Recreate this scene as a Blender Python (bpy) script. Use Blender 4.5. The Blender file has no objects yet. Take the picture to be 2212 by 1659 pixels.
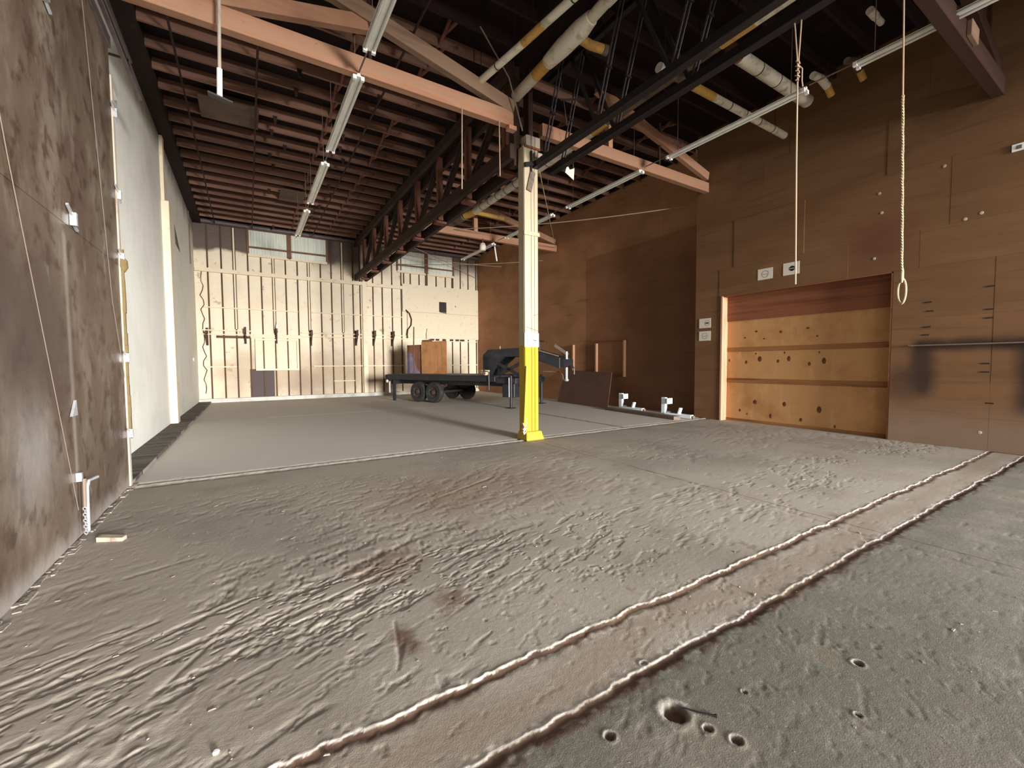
import bpy, math, random
import numpy as np
from mathutils import Vector, Matrix
random.seed(7)
rng = np.random.default_rng(11)
SC = bpy.context.scene
COL = SC.collection

# ------------------------------------------------------------------ camera, sky, sun/daylight, exposure
FPX, H = 918.416, 1.6
_yaw, _pit, _rol = [math.radians(a) for a in (31.846, -2.738, -0.3676)]
fwd = Vector((math.sin(_yaw) * math.cos(_pit), math.cos(_yaw) * math.cos(_pit), math.sin(_pit)))
rgt = Vector((math.cos(_yaw), -math.sin(_yaw), 0))
upv = rgt.cross(fwd)
r2 = rgt * math.cos(_rol) + upv * math.sin(_rol)
u2 = -rgt * math.sin(_rol) + upv * math.cos(_rol)
cam_d = bpy.data.cameras.new('camera')
cam = bpy.data.objects.new('camera', cam_d)
COL.objects.link(cam)
mw = Matrix(((r2.x, u2.x, -fwd.x, 0), (r2.y, u2.y, -fwd.y, 0), (r2.z, u2.z, -fwd.z, H), (0, 0, 0, 1)))
cam.matrix_world = mw
cam_d.sensor_fit = 'HORIZONTAL'
cam_d.sensor_width = 36.0
cam_d.lens = 36.0 * FPX / 2212.0
cam_d.clip_start = 0.05
cam_d.clip_end = 200
SC.camera = cam

wd = bpy.data.worlds.new('overcast_sky')
SC.world = wd
wd.use_nodes = True
_bg = wd.node_tree.nodes['Background']
_bg.inputs[0].default_value = (0.96, 0.97, 1.0, 1)
_bg.inputs[1].default_value = 2.9


def area(name, loc, target, sx, sy, power, col, spread=180):
    l = bpy.data.lights.new(name, 'AREA')
    l.shape = 'RECTANGLE'
    l.size, l.size_y, l.energy, l.color = sx, sy, power, col
    l.spread = math.radians(spread)
    o = bpy.data.objects.new(name, l)
    COL.objects.link(o)
    o.location = loc
    d = Vector(target) - Vector(loc)
    o.rotation_euler = d.to_track_quat('-Z', 'Z').to_euler()
    return o


# an added side lamp, then daylight that falls through the open loading door behind the camera
area('side_fill_lamp', (22.0, -13.0, 2.8), (-1.8, 14, 2.6), 7.0, 4.0, 5000, (1.0, 0.98, 0.96))  # unseen lamp added to brighten the white left wall
area('door_daylight', (7.7, -26.0, 3.4), (5.6, 8, 2.4), 4.4, 6.4, 23000, (1.0, 0.965, 0.92))

VS = SC.view_settings
VS.view_transform = 'Standard'
VS.look = 'None'
VS.exposure = 0.45
VS.gamma = 1.0
VS.use_curve_mapping = False
SC.cycles.max_bounces = 8
SC.cycles.diffuse_bounces = 5
SC.cycles.caustics_reflective = False
SC.cycles.caustics_refractive = False

# ------------------------------------------------------------------ materials


def srgb(r, g, b):
    f = lambda c: c / 12.92 if c <= 0.04045 else ((c + 0.055) / 1.055) ** 2.4
    return (f(r / 255), f(g / 255), f(b / 255), 1)


class NT:
    def __init__(s, m):
        m.use_nodes = True
        s.t = m.node_tree
        s.t.nodes.clear()

    def n(s, typ, **kw):
        nd = s.t.nodes.new('ShaderNode' + typ)
        for k, v in kw.items():
            setattr(nd, k, v)
        return nd

    def l(s, a, b):
        s.t.links.new(a, b)

    def math(s, op, a, b=None, c=None, clamp=False):
        nd = s.n('Math', operation=op)
        nd.use_clamp = clamp
        for i, x in enumerate((a, b, c)):
            if x is None:
                continue
            if isinstance(x, (int, float)):
                nd.inputs[i].default_value = x
            else:
                s.l(x, nd.inputs[i])
        return nd.outputs[0]

    def ramp(s, x, lo, hi):
        nd = s.n('MapRange', interpolation_type='SMOOTHSTEP')
        s.l(x, nd.inputs[0])
        nd.inputs[1].default_value = lo
        nd.inputs[2].default_value = hi
        return nd.outputs[0]


def mat(name, col, rough=0.85, layers=(), bump=None, metal=0.0, rnd=0.0, spec=0.3, trans=0.0):
    """layers: dict(c=colour, s=scale, lo, hi, st=stretch, a=amount) noise layers, or
    dict(c=, box=(cx,cy,cz,hx,hy,hz), soft=, warp=, ws=) stains and painted tones with a place of their own."""
    m = bpy.data.materials.new(name)
    k = NT(m)
    out = k.n('OutputMaterial')
    p = k.n('BsdfPrincipled')
    k.l(p.outputs[0], out.inputs[0])
    p.inputs['Roughness'].default_value = rough
    p.inputs['Metallic'].default_value = metal
    p.inputs['Specular IOR Level'].default_value = spec
    if trans:
        p.inputs['Transmission Weight'].default_value = trans
    tc = k.n('TexCoord').outputs['Object']
    cur = None
    base = k.n('RGB')
    base.outputs[0].default_value = col
    cur = base.outputs[0]
    for L in layers:
        if 'box' in L:
            cx, cy, cz, hx, hy, hz = L['box']
            soft = L.get('soft', 0.1)
            vec = tc
            if L.get('warp'):
                nz = k.n('TexNoise')
                nz.inputs['Scale'].default_value = L.get('ws', 3)
                nz.inputs['Detail'].default_value = 5
                k.l(tc, nz.inputs['Vector'])
                sb = k.n('VectorMath', operation='SUBTRACT')
                k.l(nz.outputs['Color'], sb.inputs[0])
                sb.inputs[1].default_value = (.5, .5, .5)
                sc_ = k.n('VectorMath', operation='SCALE')
                k.l(sb.outputs[0], sc_.inputs[0])
                sc_.inputs['Scale'].default_value = L['warp']
                ad = k.n('VectorMath', operation='ADD')
                k.l(tc, ad.inputs[0])
                k.l(sc_.outputs[0], ad.inputs[1])
                vec = ad.outputs[0]
            sp = k.n('SeparateXYZ')
            k.l(vec, sp.inputs[0])
            fac = None
            for i, (c, h) in enumerate(((cx, hx), (cy, hy), (cz, hz))):
                if h > 50:
                    continue
                d = k.math('ABSOLUTE', k.math('SUBTRACT', sp.outputs[i], c))
                r = k.ramp(d, h + soft, max(h - soft, 0))
                fac = r if fac is None else k.math('MULTIPLY', fac, r)
        elif 'attr' in L:
            fac = k.n('Attribute', attribute_name=L['attr']).outputs['Fac']
        else:
            mp = k.n('Mapping')
            mp.inputs['Scale'].default_value = L.get('st', (1, 1, 1))
            mp.inputs['Location'].default_value = L.get('off', (0, 0, 0))
            k.l(tc, mp.inputs[0])
            if L.get('vor'):
                nz = k.n('TexVoronoi')
                nz.inputs['Scale'].default_value = L['s']
                k.l(mp.outputs[0], nz.inputs['Vector'])
                fac = k.ramp(nz.outputs['Distance'], L['hi'], L['lo'])
            else:
                nz = k.n('TexNoise')
                nz.inputs['Scale'].default_value = L['s']
                nz.inputs['Detail'].default_value = L.get('det', 6)
                nz.inputs['Roughness'].default_value = L.get('rg', 0.6)
                k.l(mp.outputs[0], nz.inputs['Vector'])
                fac = k.ramp(nz.outputs[0], L['lo'], L['hi'])
        if L.get('brk'):
            nb = k.n('TexNoise')
            nb.inputs['Scale'].default_value = L['brk']
            nb.inputs['Detail'].default_value = 5
            k.l(tc, nb.inputs['Vector'])
            fac = k.math('MULTIPLY', fac, k.ramp(nb.outputs[0], .38, .60))
        fac = k.math('MULTIPLY', fac, L.get('a', 1.0))
        mx = k.n('Mix', data_type='RGBA')
        k.l(fac, mx.inputs[0])
        k.l(cur, mx.inputs[6])
        mx.inputs[7].default_value = L['c']
        cur = mx.outputs[2]
    if rnd:
        oi = k.n('ObjectInfo')
        v = k.math('MULTIPLY_ADD', oi.outputs['Random'], 2 * rnd, 1 - rnd)
        hs = k.n('HueSaturation')
        k.l(v, hs.inputs['Value'])
        k.l(cur, hs.inputs['Color'])
        cur = hs.outputs[0]
    k.l(cur, p.inputs['Base Color'])
    if bump:
        prev = None
        for (s_, dist, st) in (bump if isinstance(bump, list) else [bump]):
            mp = k.n('Mapping')
            mp.inputs['Scale'].default_value = st
            k.l(tc, mp.inputs[0])
            nz = k.n('TexNoise')
            nz.inputs['Scale'].default_value = s_
            nz.inputs['Detail'].default_value = 6
            k.l(mp.outputs[0], nz.inputs['Vector'])
            b = k.n('Bump')
            b.inputs['Distance'].default_value = dist
            b.inputs['Strength'].default_value = 1.0
            k.l(nz.outputs[0], b.inputs['Height'])
            if prev:
                k.l(prev, b.inputs['Normal'])
            prev = b.outputs[0]
        k.l(prev, p.inputs['Normal'])
    return m


GX, GY, GZ = (0.15, 3, 3), (3, 0.15, 3), (3, 3, 0.15)     # grain along x, y, z
M = {}
M['floor'] = mat('dusty_concrete', srgb(164, 157, 144), 0.95, [
    dict(c=srgb(108, 106, 95), box=(5, -2.0, 0, 99, 3.42, 99), soft=.05, warp=.1, ws=3, a=1),  # near slab painted darker, standing in for the dim foreground
    dict(c=srgb(144, 131, 115), s=0.7, lo=.46, hi=.70, a=.4),
    dict(c=srgb(160, 154, 140), s=1.6, lo=.5, hi=.75, a=.5),
    dict(c=srgb(130, 126, 116), s=.35, lo=.45, hi=.62, a=.45),
    dict(c=srgb(108, 84, 64), s=3.2, lo=.62, hi=.74, a=.5),
    dict(c=srgb(186, 180, 168), s=40, lo=.55, hi=.75, a=.35),
    dict(c=srgb(206, 201, 192), box=(5, 16.6, 0, 99, 9.1, 99), soft=.12, warp=.1, ws=3, a=.88),  # far slab painted lighter to offset the light falling off with depth
    # dirt and pale dust gathered in the joints of the slab and in the pits
    dict(c=srgb(74, 50, 38), attr='dirt', a=.92),
    dict(c=srgb(212, 207, 198), attr='dust', a=.85),
    dict(c=srgb(136, 116, 96), box=(0, 1.66, 0, 99, .12, 99), soft=.14, warp=.5, ws=1.4, a=.5),
    dict(c=srgb(236, 232, 224), box=(6.0, 14.95, 0, 5.5, .035, 99), soft=.04, warp=.1, ws=2, a=.95),
    dict(c=srgb(70, 54, 44), box=(7.9, 9.6, 0, .05, 2.2, 99), soft=.05, warp=.16, ws=5, a=.7),
    dict(c=srgb(96, 68, 54), box=(.74, 2.36, 0, .05, .14, 99), soft=.05, warp=.16, ws=9, a=.8),
    dict(c=srgb(104, 78, 62), box=(1.15, 2.62, 0, .10, .10, 99), soft=.08, warp=.2, ws=9, a=.7),
    dict(c=srgb(118, 92, 74), box=(.9, 3.4, 0, .25, .2, 99), soft=.2, warp=.5, ws=5, a=.55),
    dict(c=srgb(134, 106, 86), box=(2.6, 4.9, 0, 1.2, .7, 99), soft=.6, warp=.9, ws=2.2, a=.45),
    dict(c=srgb(84, 64, 52), box=(5.0, 3.9, 0, .007, 3.4, 99), soft=.008, warp=.06, ws=6, a=.75),
], bump=[(160, .0015, (1, 1, 1)), (28, .002, (1, 1, 1))], spec=.12)
M['dust'] = mat('pale_dust', srgb(140, 134, 124), .95, [dict(c=srgb(160, 150, 136), s=6, lo=.4, hi=.7)], bump=(30, .01, (1, 1, 1)), spec=.1)
M['crumb'] = mat('dried_crumbs', srgb(140, 132, 120), .95, [dict(c=srgb(110, 90, 74), s=9, lo=.5, hi=.7, a=.6)], spec=.1)

_pl = [dict(c=srgb(104, 74, 46), s=1.6, lo=.38, hi=.66, st=(1, .3, 1.6), a=.7),
       dict(c=srgb(74, 46, 28), s=5, lo=.54, hi=.78, st=(1, .12, 3), a=.5),
       dict(c=srgb(146, 112, 82), s=.8, lo=.55, hi=.8, st=(1, .6, 1), a=.45),
       dict(c=srgb(60, 34, 22), s=13, lo=.7, hi=.76, st=(1, .5, 1), a=.6)]
M['ply_right'] = mat('brown_stained_plywood', srgb(118, 86, 58), .8, _pl + [
    dict(c=srgb(36, 26, 26), box=(11, 2.80, 1.42, 9, .17, .46), soft=.14, warp=.22, ws=3, a=.8),
    dict(c=srgb(32, 24, 24), box=(11, 1.9, 1.90, 9, 1.05, .10), soft=.10, warp=.10, ws=3, a=.85),
    dict(c=srgb(40, 28, 28), box=(11, 1.45, 1.3, 9, .16, .62), soft=.14, warp=.10, ws=3, a=.85),
    dict(c=srgb(60, 40, 36), box=(11, 3.1, 1.15, 9, .22, .35), soft=.2, warp=.15, ws=3, a=.6),
    dict(c=srgb(140, 122, 108), box=(11, 2.4, .2, 9, 2.0, .4), soft=.35, warp=.3, ws=2, a=.5),
    dict(c=srgb(96, 56, 40), box=(11, 3.55, 4.0, 9, .5, .45), soft=.4, warp=.4, ws=2, a=.7)],
    bump=(60, .0015, (1, .1, 1)), rnd=.06)
M['ply_rear'] = mat('dark_brown_plywood', srgb(172, 126, 92), .8, [dict(c=srgb(140, 98, 66), s=1.2, lo=.38, hi=.66, st=(1, .5, 1), a=.6), dict(c=srgb(104, 66, 42), s=4, lo=.55, hi=.78, st=(1, .2, 2), a=.45),
    dict(c=srgb(112, 70, 44), box=(11.6, 10.3, 2.6, 9, 2.72, 3.13), soft=.03, a=.45), 
    dict(c=srgb(70, 40, 24), box=(11.6, 8.6, 2.2, 9, 2.2, 3.2), soft=1.2, warp=.6, ws=.8, a=.5)],
    bump=(60, .0015, (1, .1, 1)), rnd=.06)
M['ply_left'] = mat('painted_brown_board', srgb(96, 81, 67), .5, [
    dict(c=srgb(78, 60, 50), s=.9, lo=.4, hi=.65, a=.8),
    dict(c=srgb(124, 112, 98), s=1.4, lo=.48, hi=.66, st=(1, 1, .5), a=.75),
    dict(c=srgb(62, 42, 34), s=5, lo=.5, hi=.66, a=.75),
    dict(c=srgb(150, 140, 130), s=4.5, lo=.62, hi=.75, st=(1, 1, .4), a=.6),
    dict(c=srgb(150, 142, 134), box=(-1.37, 5.45, 1.7, 9, .035, 1.1), soft=.05, warp=.05, ws=3, a=.7),
    dict(c=srgb(150, 146, 142), box=(-1.37, 4.55, .95, 9, .32, .35), soft=.3, warp=.3, ws=3, a=.6),  # grey sheen of the reflected far wall, painted into the board colour
    dict(c=srgb(66, 52, 50), box=(-1.37, 4.6, 1.9, 9, .75, .55), soft=.4, warp=.5, ws=2, a=.75),
    dict(c=srgb(158, 152, 146), box=(-1.37, 5.6, 0, 9, 3, .10), soft=.14, warp=.2, ws=4, a=.7)],
    bump=(5, .012, (1, 1, 1)), rnd=.05, spec=.4)
M['white_wall'] = mat('white_painted_board', srgb(238, 238, 230), .75, [
    dict(c=srgb(222, 222, 212), s=.8, lo=.45, hi=.7, a=.7),
    dict(c=srgb(228, 222, 212), s=3, lo=.5, hi=.75, st=(1, 1, .3), a=.5),
    dict(c=srgb(120, 120, 114), s=6, lo=.72, hi=.76, st=(1, .12, 2), a=.4),
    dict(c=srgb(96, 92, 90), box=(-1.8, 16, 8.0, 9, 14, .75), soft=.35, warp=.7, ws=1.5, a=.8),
    dict(c=srgb(236, 236, 230), box=(-1.8, 11, 0, 9, 9, .25), soft=.2, warp=.4, ws=2, a=.8)], bump=(14, .004, (1, 1, 1)))
M['cream'] = mat('cream_painted_board', srgb(236, 223, 200), .8, [
    dict(c=srgb(222, 206, 180), s=1.2, lo=.45, hi=.7, a=.6),
    dict(c=srgb(142, 118, 96), s=2.6, lo=.62, hi=.70, a=.55),
    dict(c=srgb(186, 166, 140), s=9, lo=.62, hi=.75, st=(.4, 1, 3), a=.4),
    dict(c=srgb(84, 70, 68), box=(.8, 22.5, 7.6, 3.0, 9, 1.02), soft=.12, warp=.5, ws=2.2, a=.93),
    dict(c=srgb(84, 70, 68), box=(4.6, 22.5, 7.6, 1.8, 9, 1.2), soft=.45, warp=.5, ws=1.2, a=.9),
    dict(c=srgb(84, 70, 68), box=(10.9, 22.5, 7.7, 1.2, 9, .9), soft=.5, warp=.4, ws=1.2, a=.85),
    dict(c=srgb(152, 140, 132), box=(2.4, 22.5, .7, .6, 9, .7), soft=.5, warp=.8, ws=2, a=.75),
    dict(c=srgb(160, 136, 112), box=(4, 22.5, 1.2, 5, 9, 1.0), soft=.8, warp=1.6, ws=1.4, a=.6),
    dict(c=srgb(80, 70, 74), box=(.57, 22.5, .75, .48, 9, .68), soft=.02, a=.95)], bump=(22, .003, (1, 1, 1)))
M['cream_trim'] = mat('cream_painted_timber', srgb(232, 218, 192), .75, [dict(c=srgb(190, 168, 138), s=5, lo=.55, hi=.75, a=.6)], bump=(30, .002, GX))
M['stud'] = mat('dark_stud_timber', srgb(92, 70, 52), .85, [
    dict(c=srgb(170, 150, 124), s=1.7, lo=.55, hi=.66, a=.55), dict(c=srgb(58, 40, 30), s=7, lo=.5, hi=.7, a=.6)], rnd=.25)
M['joist'] = mat('old_joist_timber', srgb(126, 92, 78), .85, [
    dict(c=srgb(150, 114, 96), s=1.4, lo=.45, hi=.7, st=(.25, 2, 2), a=.8),
    dict(c=srgb(86, 56, 46), s=4, lo=.5, hi=.72, st=(.1, 3, 3), a=.8),
    dict(c=srgb(60, 40, 36), s=2.5, lo=.64, hi=.72, a=.6)], rnd=.28, bump=(40, .002, GX))
M['dark_joist'] = mat('shade_darkened_joist', srgb(40, 24, 24), .9, [dict(c=srgb(66, 42, 38), s=3, lo=.5, hi=.75, st=(.2, 2, 2), a=.6)], rnd=.2)  # darker joist tone that paints in the shade over the near bay
M['deck'] = mat('dark_roof_deck', srgb(34, 20, 20), .9, [dict(c=srgb(24, 14, 14), s=2, lo=.4, hi=.7), dict(c=srgb(44, 28, 26), s=5, lo=.55, hi=.75, st=(3, .2, 1), a=.6)])  # near-black brown over the whole underside of the roof
M['dark_beam'] = mat('dark_red_beam', srgb(66, 44, 36), .8, [dict(c=srgb(58, 34, 30), s=4, lo=.45, hi=.7, st=(.2, 3, 3), a=.7)])
M['beam'] = mat('fir_beam_timber', srgb(168, 128, 102), .75, [
    dict(c=srgb(160, 108, 82), s=2.2, lo=.42, hi=.7, st=(.15, 3, 3), a=.8),
    dict(c=srgb(186, 150, 124), s=1.2, lo=.5, hi=.75, st=(.3, 2, 2), a=.6),
    dict(c=srgb(96, 58, 44), s=9, lo=.68, hi=.73, st=(.5, 2, 2), a=.7)], rnd=.10, bump=(40, .002, GX))
M['brace'] = mat('grey_brown_brace_timber', srgb(150, 122, 100), .8, [dict(c=srgb(116, 90, 74), s=3, lo=.45, hi=.7, st=(.3, 2, 2), a=.7)], rnd=.1)
M['girder'] = mat('dark_creosoted_timber', srgb(58, 40, 34), .8, [
    dict(c=srgb(84, 60, 50), s=3, lo=.5, hi=.75, st=(2, .2, 2), a=.7), dict(c=srgb(36, 24, 22), s=2, lo=.45, hi=.7, a=.6)], rnd=.12)
M['girder_web'] = mat('reddish_web_timber', srgb(118, 76, 62), .8, [dict(c=srgb(80, 50, 42), s=4, lo=.5, hi=.75, a=.7)], rnd=.1)
M['steel_black'] = mat('black_steel', srgb(34, 30, 32), .5, [dict(c=srgb(66, 52, 46), s=12, lo=.55, hi=.75, a=.6)], metal=.3, spec=.5)
M['steel_bar'] = mat('grey_angle_iron', srgb(70, 66, 70), .45, [dict(c=srgb(60, 52, 52), s=14, lo=.5, hi=.7, a=.6)], metal=.5)
M['pipe'] = mat('pale_pipe_lagging', srgb(222, 216, 198), .7, [
    dict(c=srgb(160, 150, 130), s=6, lo=.5, hi=.7, a=.7), dict(c=srgb(110, 96, 80), s=3, lo=.64, hi=.75, a=.6)], rnd=.08)
M['pipe_y'] = mat('ochre_pipe_lagging', srgb(198, 156, 84), .75, [dict(c=srgb(150, 112, 60), s=12, lo=.5, hi=.75, a=.7)])
M['pipe_dark'] = mat('stained_brown_lagging', srgb(112, 100, 84), .8, [dict(c=srgb(70, 56, 46), s=3, lo=.45, hi=.7)])
M['band'] = mat('dark_lagging_band', srgb(70, 66, 62), .5, metal=.4)
M['lamp_white'] = mat('lamp_enamel', srgb(232, 232, 224), .35, [dict(c=srgb(190, 186, 176), s=3, lo=.5, hi=.75, a=.6)], spec=.5)
M['tube'] = mat('frosted_lamp_tube', srgb(226, 226, 218), .25, spec=.6)
M['socket'] = mat('white_lamp_socket', srgb(245, 245, 242), .3, spec=.5)
M['wire'] = mat('thin_dark_wire', srgb(120, 104, 92), .6)
M['string'] = mat('grey_string', srgb(118, 104, 92), .8)
M['cord'] = mat('tan_cord', srgb(168, 144, 122), .8)
M['rope'] = mat('twisted_rope', srgb(178, 162, 132), .85, [dict(c=srgb(150, 126, 92), s=70, lo=.45, hi=.6, st=(1, 1, 2))], bump=(120, .004, (1, 1, 1)))
M['column'] = mat('column_paint', srgb(184, 170, 144), .7, [
    dict(c=srgb(162, 146, 120), s=4, lo=.52, hi=.72, st=(3, 3, .15), a=.6),
    dict(c=srgb(176, 150, 40), box=(5, 7.4, .9, 9, 9, 1.08), soft=.012, a=1),
    dict(c=srgb(176, 136, 42), s=5, lo=.63, hi=.72, st=(3, 3, .3), a=.35),
    dict(c=srgb(120, 92, 70), s=20, lo=.69, hi=.73, st=(2, 2, .6), a=.6)], bump=(40, .002, GZ))
M['yellow'] = mat('yellow_paint', srgb(184, 158, 46), .65, [dict(c=srgb(160, 126, 36), s=8, lo=.55, hi=.75, a=.5)])
M['bare'] = mat('splintered_raw_wood', srgb(206, 176, 148), .9, [dict(c=srgb(120, 90, 70), s=12, lo=.45, hi=.65, a=.8)])
M['door_ply'] = mat('orange_knotty_plywood', srgb(192, 146, 96), .7, [
    dict(c=srgb(168, 120, 74), s=1.5, lo=.45, hi=.7, st=(1, .9, 1), a=.8),
    dict(c=srgb(210, 164, 116), s=3, lo=.5, hi=.75, st=(1, 1.5, .5), a=.6)], bump=(40, .0015, (1, 1, .2)))
M['knot'] = mat('dark_wood_knot', srgb(92, 52, 26), .75, [dict(c=srgb(140, 92, 50), s=20, lo=.5, hi=.7)])
M['door_rail'] = mat('brown_door_rail', srgb(150, 104, 62), .75, [dict(c=srgb(96, 58, 34), s=5, lo=.5, hi=.7, st=(1, .15, 2), a=.8)])
M['redwood'] = mat('red_brown_plank', srgb(134, 84, 58), .75, [dict(c=srgb(100, 58, 40), s=4, lo=.45, hi=.72, st=(1, .1, 3), a=.8), dict(c=srgb(66, 34, 24), s=9, lo=.7, hi=.75, a=.7)])
M['fresh'] = mat('fresh_pine', srgb(192, 146, 118), .7, [dict(c=srgb(170, 118, 90), s=4, lo=.45, hi=.7, st=(3, 3, .3), a=.7)], rnd=.06)
M['paper'] = mat('white_paper', srgb(214, 206, 194), .7)
M['paper_w'] = mat('bright_white_paper', srgb(196, 196, 196), .7)
M['ink'] = mat('dark_ink', srgb(40, 36, 36), .7)
M['ink_g'] = mat('grey_ink', srgb(104, 98, 94), .7)
M['galv'] = mat('galvanised_steel', srgb(206, 210, 214), .3, [dict(c=srgb(150, 152, 156), s=30, lo=.5, hi=.7, a=.6)], metal=.6, spec=.6)
M['white_steel'] = mat('white_painted_steel', srgb(226, 236, 242), .4, [dict(c=srgb(186, 196, 204), s=8, lo=.55, hi=.75, a=.6)], spec=.5)
M['black_paint'] = mat('black_trailer_paint', srgb(36, 36, 40), .5, [dict(c=srgb(64, 62, 64), s=5, lo=.5, hi=.75, a=.6), dict(c=srgb(80, 60, 48), s=11, lo=.66, hi=.74, a=.5)], spec=.4)
M['rubber'] = mat('tyre_rubber', srgb(44, 42, 42), .85, [dict(c=srgb(86, 82, 76), s=10, lo=.5, hi=.75, a=.6)], bump=(60, .004, (1, 1, 1)))
M['hub'] = mat('rusty_wheel_hub', srgb(92, 70, 62), .6, [dict(c=srgb(60, 44, 40), s=20, lo=.45, hi=.7)], metal=.3)
M['lens'] = mat('white_lamp_lens', srgb(236, 234, 236), .3, spec=.6)
M['board_red'] = mat('reddish_stained_board', srgb(136, 92, 72), .7, [dict(c=srgb(100, 62, 52), s=3, lo=.45, hi=.7, st=(3, 3, .5), a=.8)])
M['board_blue'] = mat('lavender_worn_paint', srgb(128, 116, 140), .7, [dict(c=srgb(150, 140, 168), s=3, lo=.45, hi=.7), dict(c=srgb(128, 88, 76), s=5, lo=.58, hi=.7)])
M['board_ply'] = mat('tan_plywood', srgb(190, 138, 92), .7, [dict(c=srgb(160, 106, 64), s=2, lo=.42, hi=.7, a=.8), dict(c=srgb(130, 82, 50), s=2, lo=.55, hi=.72, st=(6, 6, .3), a=.6)])
M['hardboard'] = mat('brown_hardboard', srgb(112, 78, 66), .55, [dict(c=srgb(94, 64, 54), s=2, lo=.45, hi=.7, a=.7)], spec=.35)
M['plank_grey'] = mat('weathered_plank', srgb(120, 106, 94), .85, [dict(c=srgb(88, 74, 66), s=4, lo=.45, hi=.7, st=(3, .2, 3), a=.8)])
M['bowl'] = mat('pale_wood_bowl', srgb(210, 184, 154), .7, [dict(c=srgb(170, 136, 106), s=9, lo=.5, hi=.7, a=.6)])
M['fibre'] = mat('corrugated_fibreglass', srgb(232, 236, 224), .6, [dict(c=srgb(200, 208, 198), s=2, lo=.42, hi=.7, st=(6, 1, .4), a=.8)])
M['frame'] = mat('brown_window_frame', srgb(124, 92, 70), .8, [dict(c=srgb(90, 64, 50), s=6, lo=.5, hi=.7, a=.6)])
M['curb'] = mat('pale_concrete_curb', srgb(206, 206, 200), .9, [dict(c=srgb(166, 160, 150), s=2.5, lo=.45, hi=.7, a=.7)], bump=(20, .006, (1, 1, 1)))
M['dark'] = mat('dark_hole', srgb(62, 54, 54), .9)
M['foam'] = mat('yellow_foam_sealant', srgb(112, 98, 68), .9, [dict(c=srgb(110, 84, 44), s=8, lo=.45, hi=.7)], bump=(40, .01, (1, 1, 1)))
M['post_w'] = mat('scuffed_pale_post', srgb(178, 166, 150), .7, [dict(c=srgb(120, 100, 84), s=5, lo=.5, hi=.7, st=(2, 2, .4), a=.7)])
M['track'] = mat('door_track_steel', srgb(104, 92, 92), .5, [dict(c=srgb(66, 56, 56), s=6, lo=.5, hi=.7, a=.6)], metal=.3)
M['tarpaper'] = mat('patched_ceiling_board', srgb(104, 84, 72), .85, [dict(c=srgb(80, 62, 54), s=1.5, lo=.45, hi=.7)])
M['bracket'] = mat('rusty_brown_bracket', srgb(80, 60, 46), .8, [dict(c=srgb(120, 96, 76), s=8, lo=.5, hi=.7, a=.5)])
M['asphalt'] = mat('yard_asphalt', srgb(120, 118, 114), .95)
M['ledge_dirt'] = mat('dirty_ledge', srgb(104, 98, 92), .95, [dict(c=srgb(70, 62, 58), s=2, lo=.4, hi=.65, st=(.3, 2, 1)), dict(c=srgb(170, 164, 156), s=5, lo=.6, hi=.72, a=.6)], bump=(12, .02, (1, 1, 1)))

# ------------------------------------------------------------------ mesh helpers
WL = {}


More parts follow.
